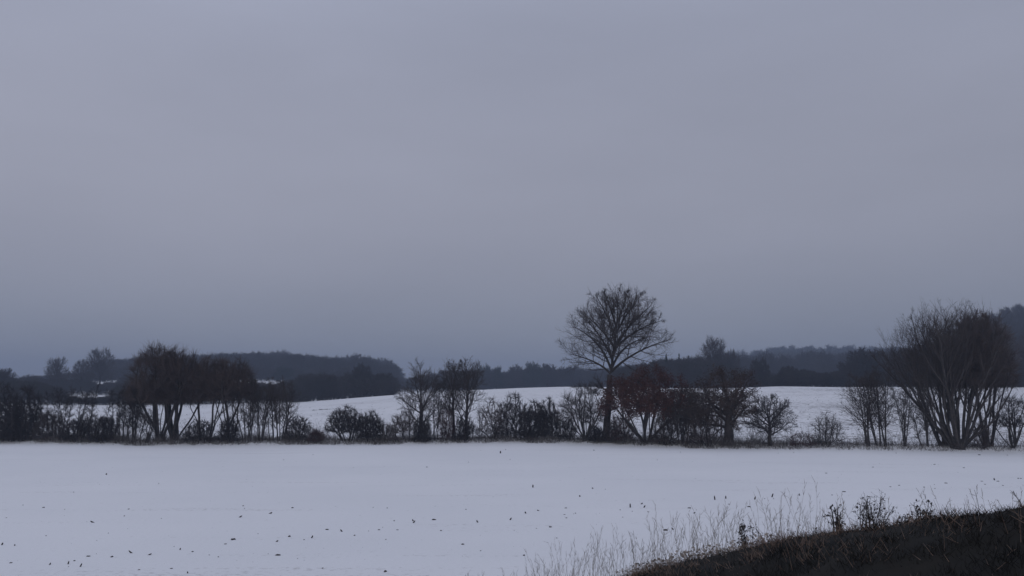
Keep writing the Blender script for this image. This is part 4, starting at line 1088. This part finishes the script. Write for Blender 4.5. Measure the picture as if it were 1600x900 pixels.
# faint specks and stubble tips too small to count
n = 2400
px = rng.uniform(-100, 1700, n); py = 702 + 198 * rng.random(n) ** 0.9
Yd = depth_on_field(py); x = xray(px, py, Yd)
ca, sa = math.cos(math.radians(30)), math.sin(math.radians(30))      # drill rows run obliquely away to the right
uu, vv = x * ca + Yd * sa, -x * sa + Yd * ca
row = np.round(vv / 2.4) * 2.4 + rng.normal(0, 0.12, n)
vv = np.where(rng.random(n) < 0.65, row, vv)
keep = np.sin(uu * 0.31 + 3 * np.sin(vv * 0.7)) + np.sin(uu * 0.11 + vv) > rng.uniform(-1.6, 1.2, n)
uu, vv = uu[keep], vv[keep]
x, Yd = uu * ca - vv * sa, uu * sa + vv * ca
n = len(x)
keep = (Yd > 14) & (Yd < hedge_y(800 + F * CP * x / np.maximum(Yd, 10)) - 1)
x, Yd = x[keep], Yd[keep]; n = len(x)
g = Geo(); lumps(g, np.stack([x, Yd, gz(x, Yd) - 0.012], -1), rng.uniform(0.008, 0.030, n) * np.sqrt(Yd / 30), rng, 0.7)
tag(add_obj('field_specks', g.mesh('field_specks', M['soil'])), 'tiny specks of soil and stubble sprinkled over the near snow field', 'specks', kind='stuff')

# ------------------------------------------------------------------ bank vegetation
rng = np.random.default_rng(21)
ridge_px = np.array([r[0] for r in RIDGE], float)
def ridge_pt(px):
    return np.stack([np.interp(px, ridge_px, RP[:, 0]), np.interp(px, ridge_px, RP[:, 1])], -1)
# short dark turf over the visible bank
n = 78000
x = rng.uniform(0.2, 9.0, n); y = rng.uniform(4.5, 15.5, n)
pxs = 800 + F * CP * x / y
keep = (pxs < 1750) & (pxs > 820)
ry = np.interp(pxs, ridge_px, RP[:, 1])
keep &= (y < ry + 0.9)
x, y, pxs, ry = x[keep], y[keep], pxs[keep], ry[keep]
brown = rng.random(len(x)) < np.interp(pxs, [820, 950, 1200, 1330, 1450, 1600], [1, 1, 1, 0.7, 0.3, 0.12]) * np.interp(y - ry, [-4.0, -2.4, -1.2, -0.4], [0.015, 0.15, 0.75, 1.0]) * (0.55 + 0.45 * np.sin(pxs * 0.045 + 2 * np.sin(y * 2.1)))
pz = bank_z(x, y)
pts = np.stack([x, y, pz - 0.02], -1)
def turf(name, label, mat, sel, h0, h1, seed, r):
    tuft = 0.75 + 0.55 * np.sin(x[sel] * 5.1 + 2 * np.sin(y[sel] * 3.3)) * np.sin(y[sel] * 4.3 + x[sel] * 1.7)
    blades(name, label, mat, pts[sel], np.random.default_rng(seed).uniform(h0, h1, sel.sum()) * tuft, np.full(sel.sum(), r), 0.85, seed, nseg=1)
turf('bank_turf', 'short dark green grass covering the embankment', 'bank_grass', ~brown, 0.05, 0.14, 31, 0.0034)
turf('bank_dead_grass', 'matted brown dead grass along the embankment shoulder', 'bank_brown', brown, 0.06, 0.22, 32, 0.0034)
# tall dry stems
n = 1000
px = np.where(rng.random(n) < 0.6, rng.normal(1040, 170, n), rng.uniform(680, 1640, n))
px = np.clip(px, 660, 1650)
clumpc = rng.uniform(680, 1640, 60); near_c = clumpc[np.abs(px[:, None] - clumpc[None]).argmin(1)]
px = np.where(rng.random(n) < 0.7, near_c + (px - near_c) * 0.35, px)
rp = ridge_pt(px); off = rng.uniform(-0.4, 2.2, n) * np.interp(px, [700, 1300, 1640], [1.0, 0.6, 0.25])
x = rp[:, 0] + 0.3 * off; y = rp[:, 1] + off
h = rng.uniform(0.3, 1.05, n) * np.interp(px, [660, 900, 1250, 1400, 1650], [0.75, 1.0, 0.85, 0.5, 0.35])
pts2 = np.stack([x, y, bank_z(x, y) - 0.03], -1)
r2 = np.random.default_rng(22)
D = np.stack([r2.normal(0.04, 0.2, n), r2.normal(0, 0.2, n), np.ones(n)], -1)
p, r = grow(r2, pts2, D, h, np.full(n, 0.0019), 5, 0.085, -0.02, 0.45)
g = Geo(); tubes(g, p, r, 3)
q = spawn(r2, p, r, h, 4, 0.7, 1.0, 22, 8, 0.13, 0.9, 0.0, 0.3)     # seed heads
p2, r2_ = grow(r2, q[0], q[1], q[2], np.full(len(q[2]), 0.0022), 1, 0.08, -0.05, 0.5); tubes(g, p2, r2_, 3)
tag(add_obj('dry_grass_stems', g.mesh('dry_grass_stems', M['straw'])), 'tall pale dry grass stems standing in front of the snow', 'grass', kind='stuff')

# pale dead leaf litter on the shoulder
n = 800
px = 1085 + 60 * np.round(rng.normal(0, 1, n) * 2.2) / 2.2 + rng.normal(0, 9, n); rp = ridge_pt(px); off = -np.abs(rng.normal(0, 0.5, n))
x = rp[:, 0] + 0.3 * off; y = rp[:, 1] + off
c = np.stack([x, y, bank_z(x, y) + rng.uniform(0.03, 0.16, n)], -1)
s = rng.uniform(0.012, 0.03, (n, 1))
a = norm(rng.normal(0, 1, (n, 3)) * np.array([1, 1, 0.5])); b = norm(np.cross(a, rng.normal(0, 1, (n, 3)))); d = np.cross(a, b)
V = np.stack([c - a * s, c + b * s * 0.7 + d * s * 0.4, c + a * s, c - b * s * 0.7 + d * s * 0.4], 1)
tag(add_obj('leaf_litter', raw_mesh('leaf_litter', V.reshape(-1, 3), np.arange(n * 4).reshape(-1, 4), M['dead_leaf'])), 'pale curled dead leaves heaped on the embankment shoulder', 'leaves', kind='stuff')

def weed(name, label, px, py, top, w, seed, n_stem, n_leaf, spread=14, leaf=0.02, lean=0.0, off=0.0, r=0.006, k1=6):
    """a dead weed on the bank shoulder: stems, side twigs, curled leaves"""
    rng = np.random.default_rng(seed)
    rp = ridge_pt(np.array([float(px)]))[0]
    x, y = rp[0] + 0.3 * off, rp[1] + off
    z = float(bank_z(np.array([x]), np.array([y]))[0])
    H = zray(top, y) - z; W = w * mpp(y)
    root = tag(empty(name, (x, y, z - 0.03)), label, 'weed')
    az = rng.random(n_stem) * 6.283; tilt = np.radians(spread) * rng.uniform(0.1, 1.0, n_stem)
    D = np.stack([np.sin(tilt) * np.cos(az) + lean, np.sin(tilt) * np.sin(az), np.cos(tilt)], -1)
    P0 = np.stack([rng.normal(0, W * 0.18, n_stem), rng.normal(0, W * 0.18, n_stem), np.zeros(n_stem)], -1)
    L = H * rng.uniform(0.55, 1.05, n_stem); L[0] = H * 1.03
    p, rr = grow(rng, P0, D, L, np.full(n_stem, r), 8, 0.09, 0.0, 0.4)
    for i in range(n_stem):
        g = Geo(); tubes(g, p[i:i + 1], rr[i:i + 1], 5); add_obj('stem', g.mesh('stem', M['twig_dark']), root)
    q = spawn(rng, p, rr, L, k1, 0.25, 1.0, 48, 12, 0.28, 0.6, 0.05, 0.4)
    p1, r1 = grow(rng, q[0], q[1], q[2], q[3], 4, 0.16, -0.02, 0.5)
    g = Geo(); tubes(g, p1, r1, 3)
    q = spawn(rng, p1, r1, q[2], 3, 0.3, 1.0, 45, 12, 0.5, 0.7, 0.0, 0.3)
    p2, r2 = grow(rng, q[0], q[1], q[2], np.maximum(q[3], 0.0015), 2, 0.15, 0, 0.6); tubes(g, p2, r2, 3)
    add_obj('twigs', g.mesh('twigs', M['twig_dark']), root)
    if n_leaf:
        e = np.concatenate([p1[:, -1], p1[:, 2], p2[:, -1]])
        c = e[rng.integers(0, len(e), n_leaf)] + rng.normal(0, 0.012, (n_leaf, 3))
        s = leaf * rng.uniform(0.6, 1.4, (n_leaf, 1))
        a = norm(rng.normal(0, 1, (n_leaf, 3))); b = norm(np.cross(a, rng.normal(0, 1, (n_leaf, 3)))); d = np.cross(a, b)
        V = np.stack([c - a * s, c + b * s * 0.6 + d * s * 0.4, c + a * s, c - b * s * 0.6 + d * s * 0.4], 1)
        o = add_obj('leaves', raw_mesh('leaves', V.reshape(-1, 3), np.arange(n_leaf * 4).reshape(-1, 4), M['bark']), root)
        o['kind'] = 'stuff'
weed('dock_stalk', 'dark seeded dock stalk, left one of the pair in the dry grass', 1163, 857, 818, 9, 401, 3, 200, spread=6, leaf=0.017, k1=14)
weed('dock_stalk', 'dark seeded dock stalk, right one of the pair in the dry grass', 1180, 853, 819, 8, 402, 2, 60, spread=8, leaf=0.013, k1=9)
weed('dead_stalk', 'thin dead stalk with curled leaves left of the bramble', 1234, 845, 826, 8, 403, 2, 30, leaf=0.013)
weed('dark_stump', 'dark twisted stalk left of the tallest bramble', 1310, 836, 790, 12, 404, 6, 90, spread=10, r=0.014, leaf=0.018)
weed('arching_bramble', 'low arching bramble tangle at the left of the twisted stalk', 1288, 840, 818, 30, 405, 7, 40, spread=60, leaf=0.013)
weed('tall_bramble', 'tallest tangled bramble standing up against the snow on the bank', 1366, 830, 768, 40, 406, 16, 150, spread=26, leaf=0.016, r=0.007, k1=10)
weed('arching_bramble', 'bramble shoots arching right of the tallest bramble', 1390, 824, 800, 24, 407, 6, 40, spread=50, leaf=0.014, lean=0.3)
weed('leafy_weed', 'dark leafy weed clump low on the bank right of the arching bramble', 1418, 822, 800, 22, 408, 12, 180, spread=35, leaf=0.015)
weed('leafy_weed', 'dark leafy weed clump with one bare whip on the bank crest', 1444, 818, 778, 18, 409, 9, 160, spread=26, leaf=0.015, lean=-0.08)
weed('leafy_weed', 'low knot of leafy weeds on the right bank crest', 1470, 815, 800, 16, 410, 7, 70, spread=40, leaf=0.013)
weed('leafy_weed', 'rightmost low knot of leafy weeds on the bank crest', 1522, 808, 797, 14, 411, 6, 60, spread=40, leaf=0.013)
weed('bare_whip', 'single straight thin whip standing on the right bank crest', 1531, 806, 761, 3, 412, 1, 0, spread=2, r=0.004, k1=2)
weed('twiggy_shoot', 'twiggy shoot at the right picture edge above the bank', 1603, 795, 752, 26, 413, 7, 20, spread=35, leaf=0.012)
weed('bare_whip', 'thin leaning stalk at the bottom left picture edge', 860, 930, 880, 4, 414, 1, 0, spread=2, r=0.004, k1=2)

# ------------------------------------------------------------------ haze
hx = [(-2300, 2300), (-330, 2300), (-8.0, 92.0)]
V = np.array([(hx[0][i & 1], hx[1][(i >> 1) & 1], hx[2][(i >> 2) & 1]) for i in range(8)], float)
Qh = np.array([[0, 2, 3, 1], [4, 5, 7, 6], [0, 1, 5, 4], [2, 6, 7, 3], [0, 4, 6, 2], [1, 3, 7, 5]])
hm = bpy.data.materials.new('haze'); hm.use_nodes = True
hn = hm.node_tree; hn.nodes.clear()
ho = hn.nodes.new('ShaderNodeOutputMaterial'); hv = hn.nodes.new('ShaderNodeVolumePrincipled')
hv.inputs['Color'].default_value = (0.62, 0.75, 1.0, 1)
hv.inputs['Density'].default_value = 0.00072
hv.inputs['Anisotropy'].default_value = 0.0
hn.links.new(hv.outputs[0], ho.inputs['Volume'])
tag(add_obj('haze', raw_mesh('haze', V, Qh, hm)), 'thin winter haze over the fields', 'haze', kind='stuff')
